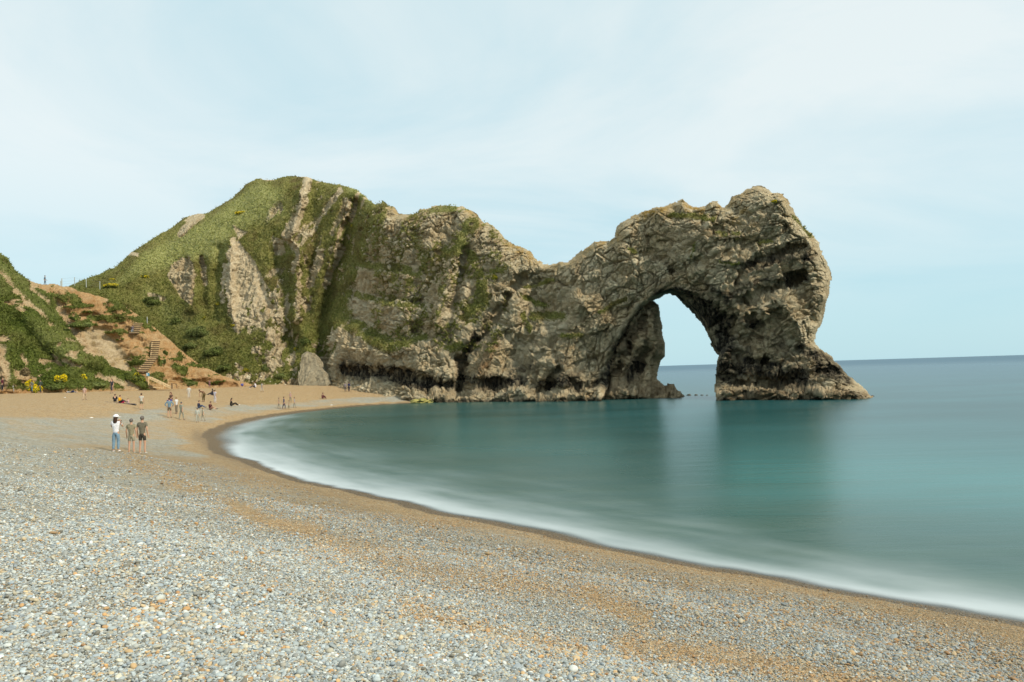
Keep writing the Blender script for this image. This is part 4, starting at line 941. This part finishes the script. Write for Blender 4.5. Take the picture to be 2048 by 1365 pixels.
person(581, 805, 20, 'stand', .2, 'person in pink top and sun hat standing behind the waterline party', (.42, .28, .25), (.24, .22, .16), BR, cap=((.55, .45, .40), 0), group=G2)
person(578, 819, 18, 'walk', -1.3, 'short stroller in khaki in the middle of the waterline party', (.33, .29, .2), (.3, .27, .19), BR, group=G2)
person(589, 816, 21, 'walk', -1.2, 'stroller in pale blue top rightmost of the waterline party', (.32, .36, .38), (.3, .29, .24), BR, group=G2)
person(524, 784, 19, 'walk', -.4, 'person in pale grey clothes walking right of the white towel', (.42, .42, .40), (.42, .40, .36), BR)
person(419, 775, 15, 'stand', -.2, 'person in faded purple standing against the red earth bank', (.28, .15, .15), (.20, .10, .12), BR, sleeves='long')
person(90, 567, 19, 'walk', -1.2, 'lone walker in slate blue standing on the skyline of the saddle', (.10, .14, .18), (.10, .15, .2), BK, sleeves='long', group='people on the path')
person(265, 669, 19, 'walk', .1, 'walker in grey and blue climbing the upper flight of steps', (.14, .12, .14), (.22, .28, .34), BK, sleeves='long', group='people on the path')

# pink bag + other bits
def lump(name, loc, r, mat, squash=(1, 1, .7), seed=0, disp=.25, sub=3, cell=1.0, rot=None):
    bm = bmesh.new(); bmesh.ops.create_icosphere(bm, subdivisions=sub, radius=1)
    Pv = np.array([v.co for v in bm.verts])
    d1, d2, hh, v = voro(Pv * cell + seed * 3.7, seed); dsp = disp * ((hf(hh, 0) - .5) * 1.2 + 1.2 * (v[:, 0] * (hf(hh, 1) - .5) + v[:, 2] * (hf(hh, 2) - .5)) * 2) + disp * .35 * fbm(Pv, .6, 3, seed)
    for i, q in enumerate(bm.verts): q.co = Vector(Pv[i] * (1 + dsp[i]) * np.array(squash) * r)
    me = bpy.data.meshes.new(name); bm.to_mesh(me); bm.free()
    o = link(name, me, mat, smooth=False); o.location = loc
    if rot: o.rotation_euler = rot
    return o
l, _ = ground(246, 806); tag(lump('beach_bag', l + Vector((0, -.3, .1)), .30, cloth((.8, .05, .16)), (1, .6, .8), 3, .12), 'bright pink bag lying by the yellow jacket', 'bag')
l, _ = ground(484, 772); tag(lump('rucksack', l + Vector((0, 0, .15)), .28, cloth((.10, .10, .3)), (1, .7, .9), 5, .1), 'small blue and white rucksack left of the white towel', 'bag')
STONE = plain('pale_stone', (.50, .45, .33), .9, .2, 5); WSTONE = plain('white_stone', (.74, .72, .66), .8, .08, 8)
GROCK = plain('grey_rock', (.24, .21, .145), .92, .25, 2.2); YROCK = plain('mossy_yellow_rock', (.30, .27, .09), .92, .3, 2.0)
for px, py, w, lab in [(183, 837, 8, 'flat white stone on the beach left of the woman in the cap'), (130, 796, 4, 'small white stone on the orange sand'), (663, 811, 5, 'white stone near the far waterline'), (1361 / 2.7 + 0, 1071, 7, 'bright white pebble beside the orange gravel patch')]:
    l, _ = ground(px, py); r = w / 2 / FPX * l.y
    tag(lump('white_stone', l + Vector((0, 0, r * .15)), r, WSTONE, (1, .8, .4), int(px), .12, 2), lab, 'stone', 'white stones on the beach')
nb_ = 0
BPOS = [(497, 757, 8, 1.0), (512, 750, 5, .6), (505, 764, 4, .7), (522, 755, 5, .7), (530, 760, 5, .6), (472, 728, 5, .8), (475, 745, 4, .6), (461, 752, 4, .6), (518, 762, 4, .5), (540, 764, 4, .6), (551, 769, 4, .5), (528, 768, 3, .6), (486, 767, 3, .6), (563, 765, 5, .4), (716, 772, 6, .5), (725, 778, 7, .5), (706, 768, 5, .6), (735, 785, 6, .5), (570, 770, 4, .6), (538, 752, 3, .8)]
for k, (px, py, w, sq) in enumerate(BPOS):
    l, _ = ground(px, py); r = w * .55 / FPX * l.y
    near = 'at the foot of the scree' if px < 600 else 'by the grey slab at the beach end'
    look = ['blocky', 'flat', 'tilted', 'rounded', 'chipped'][k % 5] + ' ' + ['cream', 'pale grey', 'sandy', 'buff'][k % 4]
    wh = ['largest of the pale ones', 'just above the biggest one', 'below the biggest one', 'right of the biggest one', 'second right of the biggest one', 'in the green above the scree', 'at the edge of the shrubs', 'left end under the shrubs', 'under the middle of the heap', 'right part of the heap', 'low on the sand', 'in front of the heap', 'lowest left one', 'under the ferny patch', 'top of the rocky spit', 'middle of the rocky spit', 'start of the rocky spit', 'sea end of the rocky spit', 'right end of the heap', 'high in the scree'][k]
    b = lump('boulder', l + Vector((0, 0, r * .2)), r, STONE, (1, .8, sq), 40 + k, .34, 3, 1.2, (random.uniform(-.3, .3), random.uniform(-.3, .3), random.random() * 3))
    tag(b, look + ' boulder, ' + wh, 'boulder', 'boulders under the cliff')
# leaning slab
l, _ = ground(625, 771)
def slab():
    pts = [(604, 710), (612, 706), (622, 707), (634, 722), (645, 748), (658, 768), (652, 776), (604, 776), (597, 765), (600, 735)]
    dpt = l.y - 1.0
    us_ = np.linspace(0, 1, 2); bm = bmesh.new()
    fr = [unproj([x], [y], [dpt + (776 - y) * .035])[0] for x, y in pts]; bk = [np.array(p) + np.array([.3, 3.0, -.2]) for p in fr]
    a = [bm.verts.new(p) for p in fr]; b = [bm.verts.new(p) for p in bk]
    bm.faces.new(a); bm.faces.new(b[::-1])
    for i in range(len(a)): j = (i + 1) % len(a); bm.faces.new((a[j], a[i], b[i], b[j]))
    bmesh.ops.triangulate(bm, faces=bm.faces[:]); bmesh.ops.subdivide_edges(bm, edges=bm.edges[:], cuts=5, use_grid_fill=True)
    Pv = np.array([v.co for v in bm.verts]); bm.normal_update()
    h, tn_, ck_ = rock_disp(Pv, np.radians(82) + 0 * Pv[:, 0], .30, seeds=(21, 22, 23, 24))
    for i, v in enumerate(bm.verts): v.co += v.normal * float(h[i])
    me = bpy.data.meshes.new('rock_slab'); bm.to_mesh(me); bm.free()
    return tag(link('rock_slab', me, GROCK), 'tall grey wedge shaped slab leaning at the cliff foot beside the gully', 'boulder')
slab()
# yellow mossy rock at the water's edge and skerries off the arch
for k, (px, py, w, h, lab) in enumerate([(842, 806, 40, .35, 'low mossy yellow rock lying at the waterline below the cliff'), (868, 804, 22, .62, 'upright mossy rib of rock right of the low mossy one')]):
    dd = CAMZ * FPX / (py - (741.2 - .0304 * (px - 1024))); p = unproj([px], [py], [dd - .5])[0]; r = w * .5 / FPX * dd
    tag(lump('shore_rock', Vector((p[0], p[1], .1)), r, YROCK, (1, .6, h), 70 + k, .3, 4, 2.0), lab, 'rock', 'mossy rocks at the waterline')
for k, (px, w) in enumerate([(1352, 14), (1378, 8), (1392, 7), (1404, 6), (1414, 4), (1745, 6)]):
    dd = CAMZ * FPX / (791 - (741.2 - .0304 * (px - 1024))) if px < 1700 else 92; p = unproj([px], [791], [min(dd, 118)])[0]; r = w * .55 / FPX * dd
    tag(lump('skerry', Vector((p[0], p[1], .0)), r, plain('wet_rock', (.10, .085, .06), .6, .3, 3), (1, .7, .55), 80 + k, .35, 3, 1.5), ['broad brown skerry touching the inner buttress', 'brown skerry second out from the buttress', 'brown skerry in the middle of the arch water', 'small skerry third from the sea leg', 'tiny skerry nearest the sea leg', 'small dark skerry at the seaward tip of the arch'][k], 'rock', 'skerries by the arch')
# seaweed / driftwood scraps on the shingle
DW = plain('driftwood', (.045, .03, .018), .9, .3, 20); 
SCR = [(480, 1013, 18, 'longest dark stick on the orange gravel'), (512, 1030, 8, 'short dark stick below the longest one'), (505, 1038, 10, 'twisted weed scrap on the orange patch'), (550, 1062, 9, 'weed scrap at the lower edge of the orange patch'), (1023, 1170, 12, 'dark weed clump in the middle of the shingle'), (1300, 1318, 9, 'rusty brown weed scrap low on the shingle'), (1521, 1316, 10, 'dark brown weed clump at the lower right'), (660, 1060, 7, 'small weed scrap right of the orange patch'), (698, 1058, 6, 'tiny dark weed scrap above the shingle bank'), (445, 990, 7, 'dark weed scrap left above the longest stick'), (216, 950, 6, 'thin dark twig below the woman in the cap'), (196, 958, 5, 'tiny twig on the grey shingle to the left'), (586, 1045, 6, 'brown scrap at the right end of the orange patch'), (820, 1078, 7, 'dark scrap near the bay gravel'), (892, 1065, 6, 'small scrap near the water'), (1330, 1180, 8, 'brown weed scrap near the right waterline'), (401, 783, 5, 'dark scrap lying behind the stooping person'), (704, 793, 5, 'dark scrap on the far grey shingle'), (585, 820, 6, 'dark scrap at the far water edge')]
for k, (px, py, w, lab) in enumerate(SCR):
    l, n = ground(px, py); L_ = 1.15 * w / FPX * l.y; vv_ = []; ee = []
    nseg = 5
    for s in range(3):
        a = random.uniform(-.5, .5) if s else 0; st0 = len(vv_)
        for i in range(nseg):
            t = (i / (nseg - 1) - .5) * (1 if s == 0 else .6); vv_.append((((t * math.cos(a)) * L_ , t * math.sin(a) * L_ * 1.5 + random.uniform(-.05, .05) * L_ + s * .08 * L_, L_ * (.10 + .05 * random.random()) + .02), L_ * .085 * (1.2 - abs(t))))
            if i: ee.append((st0 + i - 1, st0 + i))
        if s: ee.append((0, st0))
    o = skin_mesh('seaweed_scrap', vv_, ee, DW, None, 0); o.location = l
    q = Vector((0, 0, 1)).rotation_difference(n); o.rotation_euler = q.to_euler(); tag(o, lab, 'debris', 'scraps washed up on the shingle')
print('people+bits', round(time.time() - T0, 1))

# ---- wooden steps on the slope
WOOD = plain('weathered_timber', (.62, .46, .26), .85, .25, 6); DWOOD = plain('dark_timber', (.13, .09, .055), .9, .25, 6)
LANDN = ('hillside', 'beach', 'headland')
def bar(name, a, b, w, h, mat, parent=None, upv=Vector((0, 0, 1))):
    a = Vector(a); b = Vector(b); d = b - a; ln = d.length
    bm = bmesh.new(); bmesh.ops.create_cube(bm, size=1); bmesh.ops.scale(bm, vec=(ln, w, h), verts=bm.verts)
    bmesh.ops.bevel(bm, geom=bm.edges[:], offset=min(w, h) * .15, segments=1, affect='EDGES')
    me = bpy.data.meshes.new(name); bm.to_mesh(me); bm.free()
    x = d.normalized(); z = upv - x * upv.dot(x)
    if z.length < 1e-3: z = Vector((0, 1, 0))
    z.normalize(); y = z.cross(x)
    M = Matrix((x, y, z)).transposed().to_4x4(); M.translation = (a + b) / 2
    o = link(name, me, mat)
    if parent: o.parent = parent; o.matrix_basis = parent.matrix_basis.inverted() @ M
    else: o.matrix_world = M
    return o
def flight(tl, tr, bl, br, n, label, side=True):
    mid, _ = ground((bl[0] + br[0]) / 2, (bl[1] + br[1]) / 2, LANDN)
    R = empty('log_steps', mid); tag(R, label, 'steps', 'flights of log steps on the orange slope')
    Ls, Rs = [], []
    for i in range(n):
        t = i / (n - 1)
        a, _ = ground(tl[0] + (bl[0] - tl[0]) * t, tl[1] + (bl[1] - tl[1]) * t, LANDN); b, _ = ground(tr[0] + (br[0] - tr[0]) * t, tr[1] + (br[1] - tr[1]) * t, LANDN)
        Ls.append(a); Rs.append(b)
    def smooth(q):
        r = []
        for i in range(n):
            t = i / (n - 1); s = q[0].lerp(q[-1], t); r.append(s * .55 + q[i] * .45)
        return r
    Ls, Rs = smooth(Ls), smooth(Rs)
    for i in range(n):
        z = (Ls[i].z + Rs[i].z) / 2
        tow = Vector((0, -.45, .22))
        bar('tread', Ls[i] + tow, Rs[i] + tow, .36, .075, WOOD, R)
        bar('riser', Ls[i] + tow + Vector((0, -.1, -.13)), Rs[i] + tow + Vector((0, -.1, -.13)), .08, .18, DWOOD, R)
    if side:
        bar('side_rail', Ls[0] + Vector((0, -.3, .1)), Ls[-1] + Vector((0, -.3, .1)), .09, .14, WOOD, R)
flight((270, 650), (288, 650), (262, 668), (281, 668), 6, 'short upper flight of log steps high on the orange slope', False)
flight((306, 685), (323, 685), (303, 717), (319, 717), 9, 'long straight flight of log steps with a side rail in mid slope')
flight((298, 720), (316, 720), (277, 745), (298, 745), 7, 'flight of log steps slanting down to the green gorse clump', False)
def stairs():
    a, _ = ground(300, 768, LANDN); b, _ = ground(344, 776, LANDN)
    yd = min(a.y, b.y) - 1.2
    def up_(px, py, dy=0): return Vector(unproj([px], [py], [yd + dy])[0])
    R = empty('wooden_staircase', Vector((b.x, yd, b.z))); tag(R, 'wooden staircase with open treads and short handrail at the foot of the slope', 'staircase')
    n = 9
    for i in range(n):
        t = i / (n - 1); p = up_(298 + 40 * t, 754 + 18.5 * t); q = up_(303 + 40 * t, 756 + 18.5 * t, -1.1)
        bar('tread', p, q + Vector((.15, 0, 0)), .30, .06, WOOD, R)
    bar('stringer', up_(297, 756, -1.1), up_(341, 776, -1.1), .06, .30, WOOD, R); bar('stringer', up_(297, 754, .05), up_(341, 774, .05), .06, .30, DWOOD, R)
    bar('post', up_(305, 752, .1), up_(305, 764, .1), .12, .12, DWOOD, R)
    bar('post', up_(327, 765, -1.2), up_(327, 778, -1.2), .10, .10, WOOD, R)
    bar('post', up_(344, 767, -1.2), up_(344, 778, -1.2), .15, .15, DWOOD, R)
    bar('post', up_(352, 767, .3), up_(353, 776, .3), .08, .08, DWOOD, R); bar('post', up_(336, 760, .3), up_(336, 772, .3), .07, .07, WOOD, R)
    bar('handrail', up_(336, 760.5, .3), up_(351, 761.5, .3), .05, .06, WOOD, R); bar('handrail', up_(344, 767.5, -1.25), up_(352, 767.5, .25), .05, .06, DWOOD, R)
    bar('kick_board', up_(306, 775, -1.5), up_(327, 777, -1.5), .08, .14, WOOD, R)
    s = up_(297, 767, -1.3); S = empty('signpost', s); tag(S, 'timber post carrying a small blue and white notice at the bottom of the steps', 'sign')
    bar('post', s - Vector((0, 0, .3)), up_(297, 744.5, -1.3), .11, .11, WOOD, S)
    bar('notice_board', up_(292.6, 749.5, -1.38), up_(298.6, 749.5, -1.38), .03, .50, plain('notice_blue', (.10, .30, .42), .5, .05), S)
    bar('notice_sheet', up_(292.9, 749.5, -1.405), up_(295.2, 749.5, -1.405), .01, .42, plain('notice_white', (.6, .66, .66), .5, .05), S)
stairs()
# fence on the saddle
def fence():
    P0, _ = ground(123, 572, ('hillside', 'headland'))
    R = empty('wire_fence', P0); tag(R, 'wire fence with five grey posts on the saddle skyline', 'fence')
    tops = []
    M_ = plain('grey_post', (.42, .46, .44), .7, .1)
    yy = P0.y
    for px, py0, py1 in [(121.7, 561, 572), (123.8, 556, 572), (149.3, 555, 572), (172.6, 558, 575), (199.8, 563, 579)]:
        l, _ = ground(px, py1, ('hillside', 'headland')); h = (py1 - py0) / FPX * l.y
        bar('post', l - Vector((0, 0, .3)), l + Vector((0, 0, h)), .12, .12, M_, R); tops.append((l, h))
    for f in (.95, .6, .3):
        for (a, h), (b, h2) in zip(tops[:-1], tops[1:]): bar('wire', a + Vector((0, 0, h * f)), b + Vector((0, 0, h2 * f)), .015, .015, plain('wire', (.3, .32, .32), .6), R)
fence()
l, _ = ground(294.5, 646, LANDN); bar_o = bar('marker_post', l - Vector((0, 0, .2)), l + Vector((0, 0, 12 / FPX * l.y)), .10, .10, plain('grey_post', (.3, .3, .3)))
tag(bar_o, 'single grey marker post right of the upper steps', 'post')

# ---- leafy things: gorse bushes and shrubs as clouds of small leaves
def leafcloud(name, c, rad, n, size, mat, parent, seed, hollow=.35, nclump=9):
    g = np.random.default_rng(seed)
    cl = g.normal(size=(nclump, 3)); cl /= np.linalg.norm(cl, axis=1, keepdims=True); cl *= g.uniform(.25, .75, (nclump, 1)); cl[:, 2] = np.abs(cl[:, 2]) * .9 - .1
    which = g.integers(0, nclump, n); d = g.normal(size=(n, 3)); d /= np.linalg.norm(d, axis=1, keepdims=True)
    p = cl[which] + d * (g.uniform(hollow, 1, (n, 1)) ** .5) * g.uniform(.28, .45, (nclump, 1))[which]
    p = p * np.array(rad)
    a = g.normal(size=(n, 3)); a /= np.linalg.norm(a, axis=1, keepdims=True); b = np.cross(a, g.normal(size=(n, 3))); b /= np.linalg.norm(b, axis=1, keepdims=True)
    s = size * g.uniform(.6, 1.4, (n, 1))
    V = np.concatenate([p - a * s, p + b * s * .5, p + a * s, p - b * s * .5]); i = np.arange(n)
    o = link(name, np_mesh(name, V, np.stack([i, i + n, i + 2 * n, i + 3 * n], 1)), mat, parent)
    o.location = c if parent is None else (0, 0, 0)
    return o
LEAF = plain('dark_leaf', (.12, .15, .038), .7, .35, 1.5); LEAF2 = plain('leaf', (.15, .18, .055), .7, .35, 1.2); YEL = plain('gorse_yellow', (.72, .56, .01), .7, .12, 4); DRY = plain('dry_stalks', (.22, .17, .09), .9, .3, 3)
GB = [(58, 765, 11, 17, 1.0, 'tall gorse bush in full yellow flower behind two walkers'), (76, 774, 9, 11, .9, 'lower flowering lobe of gorse right of the tall bush'), (122, 755, 13, 15, .75, 'large gorse bush with yellow top above the lying person'), (166, 752, 8, 9, .35, 'sparse gorse bush with few flowers in the middle of the bank'), (276, 751, 14, 14, .12, 'dark green gorse clump beside the lowest log steps'), (222, 570, 17, 6, .95, 'wide bright yellow gorse just right of the fence'), (224, 557, 5, 4, .6, 'tiny yellow gorse above the wide one'), (288, 551, 10, 5, .35, 'yellow gorse patch near the bare rock on the flank'), (482, 424, 11, 6, .7, 'yellow gorse patch high on the grassy shoulder'), (371, 692, 7, 5, .6, 'gorse with yellow flowers at the edge of the orange slope'), (436, 606, 7, 4, .5, 'small gorse beside the thin white rib'), (592, 695, 5, 7, .35, 'small gorse at the top of the grey slab'), (492, 738, 7, 7, .3, 'round gorse bush in the scree'), (1548, 402, 6, 4, .9, 'yellow flowering tuft on top of the arch'), (706, 450, 4, 3, .5, 'tiny yellow gorse by the great gully'), (990, 553, 8, 6, .4, 'gorse tuft on the grassy chute toward the arch'), (466, 650, 6, 4, .5, 'yellow flowers at the foot of the pale slab'), (405, 634, 8, 5, .25, 'faint yellow gorse in the shrubs left of the pale slab')]
for k, (px, py, rx, rz_, fl, lab) in enumerate(GB):
    l, n = ground(px, py + rz_ * .6); k_ = l.y / FPX; R = empty('gorse_bush', l); tag(R, lab, 'gorse bush', 'gorse bushes')
    rad = (rx * k_ * 1.05, max(rx, rz_) * k_ * .7, rz_ * k_ * 1.15)
    nn = int(500 + 260 * rx * rz_ / 20)
    leafcloud('foliage', None, rad, nn, .13, LEAF if fl < .5 else LEAF2, R, 100 + k)
    o = leafcloud('flowers', None, (rad[0] * 1.04, rad[1] * 1.06, rad[2] * 1.06), int(nn * fl * .9), .10, YEL, R, 100 + k, .8)
    if fl > .6: o.location.z += rad[2] * .12
SH = [(150, 649, 22, 7, 'low round bush capping the pale earth fan'), (172, 648, 20, 8, 'domed turf clump overhanging the pale fan'), (300, 600, 22, 14, 'olive shrub on the lower flank by the bare rocks'), (400, 660, 26, 18, 'large pale green shrub below the crazed rock'), (430, 700, 26, 16, 'dark shrub left of the pale slab foot'), (380, 690, 18, 10, 'shrub bordering the orange slope'), (450, 735, 22, 12, 'lowest dark shrub above the red earth'), (560, 750, 14, 9, 'green shrub right of the scree'), (355, 640, 16, 12, 'bushy tuft under the crazed grey rock'), (382, 766, 9, 7, 'small bush on the orange sand slope foot'), (296, 780, 4, 3, 'tiny round bush at the sand edge'), (50, 742, 12, 14, 'dry brown shrub above the red earth bank'), (110, 772, 20, 9, 'dark undergrowth below the second gorse'), (190, 768, 20, 8, 'green undergrowth left of the woman in the dark dress'), (330, 705, 5, 8, 'small bush right of the long straight steps'), (327, 722, 6, 7, 'leafy bush by the bend of the steps'), (610, 680, 12, 16, 'shrub in the mouth of the gully'), (530, 735, 9, 10, 'ferny patch on the scree')]
for k, (px, py, rx, rz_, lab) in enumerate(SH):
    l, n = ground(px, py + rz_ * .4); k_ = l.y / FPX
    o = leafcloud('shrub', l, (rx * k_, rx * k_ * .6, rz_ * k_), int(900 + rx * rz_ * 14), .15, DRY if 'dry' in lab else (LEAF2 if k % 2 else LEAF), None, 300 + k, .4, 16)
    tag(o, lab, 'shrub', 'shrubs on the slopes')

# ---- grass standing on the turf
def tufts(sets, n, seed):
    g = np.random.default_rng(seed); Vs = []
    At = [[], []]
    for P_, N_, w, fr_, lu_ in sets:
        idx = np.nonzero(w > .5)[0]; m = int(n * len(idx) / sum((q[2] > .5).sum() for q in sets))
        i = g.choice(idx, m); p = P_[i] + g.normal(size=(m, 3)) * .08
        for b in range(3):
            a = g.uniform(0, 6.283, m); h = g.uniform(.05, .22, m); lean = g.normal(size=(m, 3)) * .13; lean[:, 2] = 0
            u = np.stack([np.cos(a), np.sin(a), 0 * a], 1) * g.uniform(.05, .11, m)[:, None]
            top = p + lean * 1.4 + np.stack([0 * h, 0 * h, h], 1) + N_[i] * .05; bs_ = p - np.array([0, 0, .08])
            Vs.append(np.stack([bs_ - u, bs_ + u, top], 1).reshape(-1, 3)); At[0].append(np.repeat(fr_[i], 3)); At[1].append(np.repeat(lu_[i], 3))
    V = np.concatenate(Vs); F = np.arange(len(V)).reshape(-1, 3)
    return np_mesh('grass', V, F, {'fresh': np.concatenate(At[0]), 'lush': np.concatenate(At[1])})
def grass_mat():
    m, nt, b, L = newmat('grass_blades'); co = obj_co(nt)
    c = mixc(nt, ramp(nt, noise(nt, co, .35, 4, .6), .38, .62), (.17, .19, .04), (.27, .26, .075)); c = mixc(nt, ramp(nt, noise(nt, co, 1.6, 4, .7), .45, .68), c, (.42, .39, .16)); c = mixc(nt, ramp(nt, noise(nt, co, 0.16, 4, 0.65), 0.50, 0.64, 0, 0.8), c, (0.20, 0.15, 0.06)); c = mixc(nt, ramp(nt, noise(nt, co, 2.6, 4, .7), .46, .34), c, (.055, .085, .018))
    c = mixc(nt, attr(nt, 'fresh'), c, mixc(nt, ramp(nt, noise(nt, co, 1.6, 4, .7), .4, .65), (.30, .33, .09), (.52, .51, .22))); c = mixc(nt, attr(nt, 'lush'), c, mixc(nt, ramp(nt, noise(nt, co, 1.2, 4, .7), .4, .65), (.07, .105, .02), (.19, .23, .045)))
    L(c, b.inputs['Base Color']); b.inputs['Roughness'].default_value = .8; b.inputs['Specular IOR Level'].default_value = .1
    return m
vis = HG['ok'] & (HG['gr'] > .5); w1 = np.where(HG['ok'], HG['gr'], 0); w2 = np.where(f3['s'] > 0, gh, 0)
GR = link('grass', tufts([(HG['P'], N2, w1, fresh, lush), (Ph2, Nh, w2, freshh, Ah['lush'])], 90000, 5), grass_mat()); GR['kind'] = 'stuff'

# ---- loose pebbles over the near shingle
def pebbles():
    g = np.random.default_rng(3)
    def ring(n, r0, r1, a0=-40, a1=40):
        r = np.sqrt(g.uniform(r0 ** 2, r1 ** 2, n)); a = np.radians(g.uniform(a0, a1, n)); return r * np.sin(a), r * np.cos(a)
    X, Y, S = [], [], []
    for n, r0, r1, s0, sg in [(190000, 3.2, 7.5, .0070, .42), (220000, 7.0, 13.0, .0082, .42), (120000, 12, 22, .011, .38), (50000, 18, 38, .015, .35), (5000, 3.2, 12, .017, .22)]:
        x, y = ring(n, r0, r1); X.append(x); Y.append(y); S.append(s0 * np.exp(g.normal(size=n) * sg))
    x, y, s = map(np.concatenate, (X, Y, S))
    sd_ = shore_s(x, y); P_ = np.stack([x, y, 0 * x], 1)
    patch = fbm(P_, 1.1, 3, 31); fine = sst(4.2, 1.6, sd_)
    # orange zones carry finer gravel: look the zone up from the same strokes
    bz = beach_z(x, y, sd_)
    qx0, qy0, _ = proj(np.stack([x, y, bz], 1)); qx, qy = qx0, qy0; qx = qx + 26 * fbm(P_, 2.2, 4, 31); qy = qy + 7 * fbm(P_, 2.2, 4, 31)
    zo = 0 * x
    for pts, w, a in [([(460, 1010), (540, 1045), (620, 1060)], 15, .95), ([(640, 1080), (900, 1150), (1230, 1200)], 26, .45), ([(1180, 1190), (1290, 1240)], 22, .8), ([(1250, 1290), (1500, 1320), (1800, 1390)], 26, .8), ([(820, 1220), (1000, 1270), (1150, 1300)], 22, .5)]:
        zo = np.maximum(zo, a * stroke(qx, qy, pts, w))
    zo = clampf(np.maximum(zo, fine) + .15 * patch)
    s = s * (1 - .45 * zo) * (1 + .35 * patch)
    keep = (sd_ > .25) & (g.uniform(size=len(x)) > .25 * zo)
    for (px_, py_, w_, _l) in SCR: keep &= ~(np.hypot(qx0 - px_, (qy0 - py_) * 1.6) < w_ * .55)
    x, y, s, zo, bz = x[keep], y[keep], s[keep], zo[keep], bz[keep]; n = len(x)
    sx_ = s * g.uniform(.9, 1.5, n); sy_ = s * g.uniform(.75, 1.15, n); sz_ = s * g.uniform(.42, .8, n)
    V = np.stack([x, y, bz + sz_ * g.uniform(-.1, 1.3, n)], 1)
    pal_g = np.array([(.34, .37, .36), (.42, .45, .44), (.50, .54, .53), (.27, .27, .245), (.63, .63, .58), (.40, .35, .25), (.52, .42, .27), (.31, .35, .37), (.18, .165, .13), (.58, .52, .39), (.47, .47, .42), (.55, .33, .15), (.75, .74, .70)])
    pw_g = np.array([14, 14, 11, 10, 6, 6, 5, 12, 7, 5, 10, 1.2, 1.2]); pal_o = np.array([(.58, .40, .20), (.50, .30, .13), (.66, .50, .29), (.40, .22, .09), (.55, .49, .36), (.62, .36, .14), (.30, .19, .09), (.48, .46, .38)]); pw_o = np.array([12, 10, 9, 5, 8, 4, 3, 6])
    cg = pal_g[g.choice(len(pal_g), n, p=pw_g / pw_g.sum())] * np.array([.97, 1.03, 1.07]); co_ = pal_o[g.choice(len(pal_o), n, p=pw_o / pw_o.sum())]
    c = np.where((g.uniform(size=n) < .07 + .8 * zo + .25 * sst(12, 4, sd_[keep]))[:, None], co_, cg) * g.uniform(.72, 1.12, (n, 1)) * (1 - .30 * sst(12, 4, sd_[keep]) )[:, None] * (1 - .45 * sst(.95, .75, sd_[keep]))[:, None]
    me = bpy.data.meshes.new('pebbles'); me.vertices.add(n); me.vertices.foreach_set('co', V.astype(np.float32).ravel())
    def va(nm, arr):
        a = me.attributes.new(nm, 'FLOAT_VECTOR', 'POINT'); a.data.foreach_set('vector', arr.astype(np.float32).ravel())
    va('pscale', np.stack([sx_, sy_, sz_], 1)); va('prot', np.stack([g.normal(size=n) * .3, g.normal(size=n) * .3, g.uniform(0, 6.28, n)], 1)); va('pcol', c)
    m, nt, b, L = newmat('pebble_stone')
    an = nd(nt, 'ShaderNodeAttribute', attribute_name='pcol', attribute_type='INSTANCER')
    sp = noise(nt, obj_co(nt), 3.0, 3, .6)
    L(mixc(nt, ramp(nt, sp, .4, .7, 0, .35), an.outputs['Color'], (.30, .27, .2)), b.inputs['Base Color']); b.inputs['Roughness'].default_value = .62; b.inputs['Specular IOR Level'].default_value = .3
    ng = bpy.data.node_groups.new('pebble_scatter', 'GeometryNodeTree')
    ng.interface.new_socket('Geometry', in_out='INPUT', socket_type='NodeSocketGeometry'); ng.interface.new_socket('Geometry', in_out='OUTPUT', socket_type='NodeSocketGeometry')
    gi = ng.nodes.new('NodeGroupInput'); go = ng.nodes.new('NodeGroupOutput')
    ico = ng.nodes.new('GeometryNodeMeshIcoSphere'); ico.inputs['Subdivisions'].default_value = 2
    ss_ = ng.nodes.new('GeometryNodeSetShadeSmooth'); sm_ = ng.nodes.new('GeometryNodeSetMaterial'); sm_.inputs['Material'].default_value = m
    m2p = ng.nodes.new('GeometryNodeMeshToPoints'); iop = ng.nodes.new('GeometryNodeInstanceOnPoints')
    def na(nm):
        q = ng.nodes.new('GeometryNodeInputNamedAttribute'); q.data_type = 'FLOAT_VECTOR'; q.inputs['Name'].default_value = nm; return q.outputs['Attribute']
    e2r = ng.nodes.new('FunctionNodeEulerToRotation')
    l_ = ng.links.new
    l_(gi.outputs[0], m2p.inputs['Mesh']); l_(m2p.outputs[0], iop.inputs['Points']); l_(ico.outputs['Mesh'], ss_.inputs[0]); l_(ss_.outputs[0], sm_.inputs[0]); l_(sm_.outputs[0], iop.inputs['Instance'])
    l_(na('prot'), e2r.inputs[0]); l_(e2r.outputs[0], iop.inputs['Rotation']); l_(na('pscale'), iop.inputs['Scale']); l_(iop.outputs[0], go.inputs[0])
    o = link('pebbles', me, m); md = o.modifiers.new('scatter', 'NODES'); md.node_group = ng; o['kind'] = 'stuff'
    print('pebbles', n)
pebbles()
print('done', round(time.time() - T0, 1))
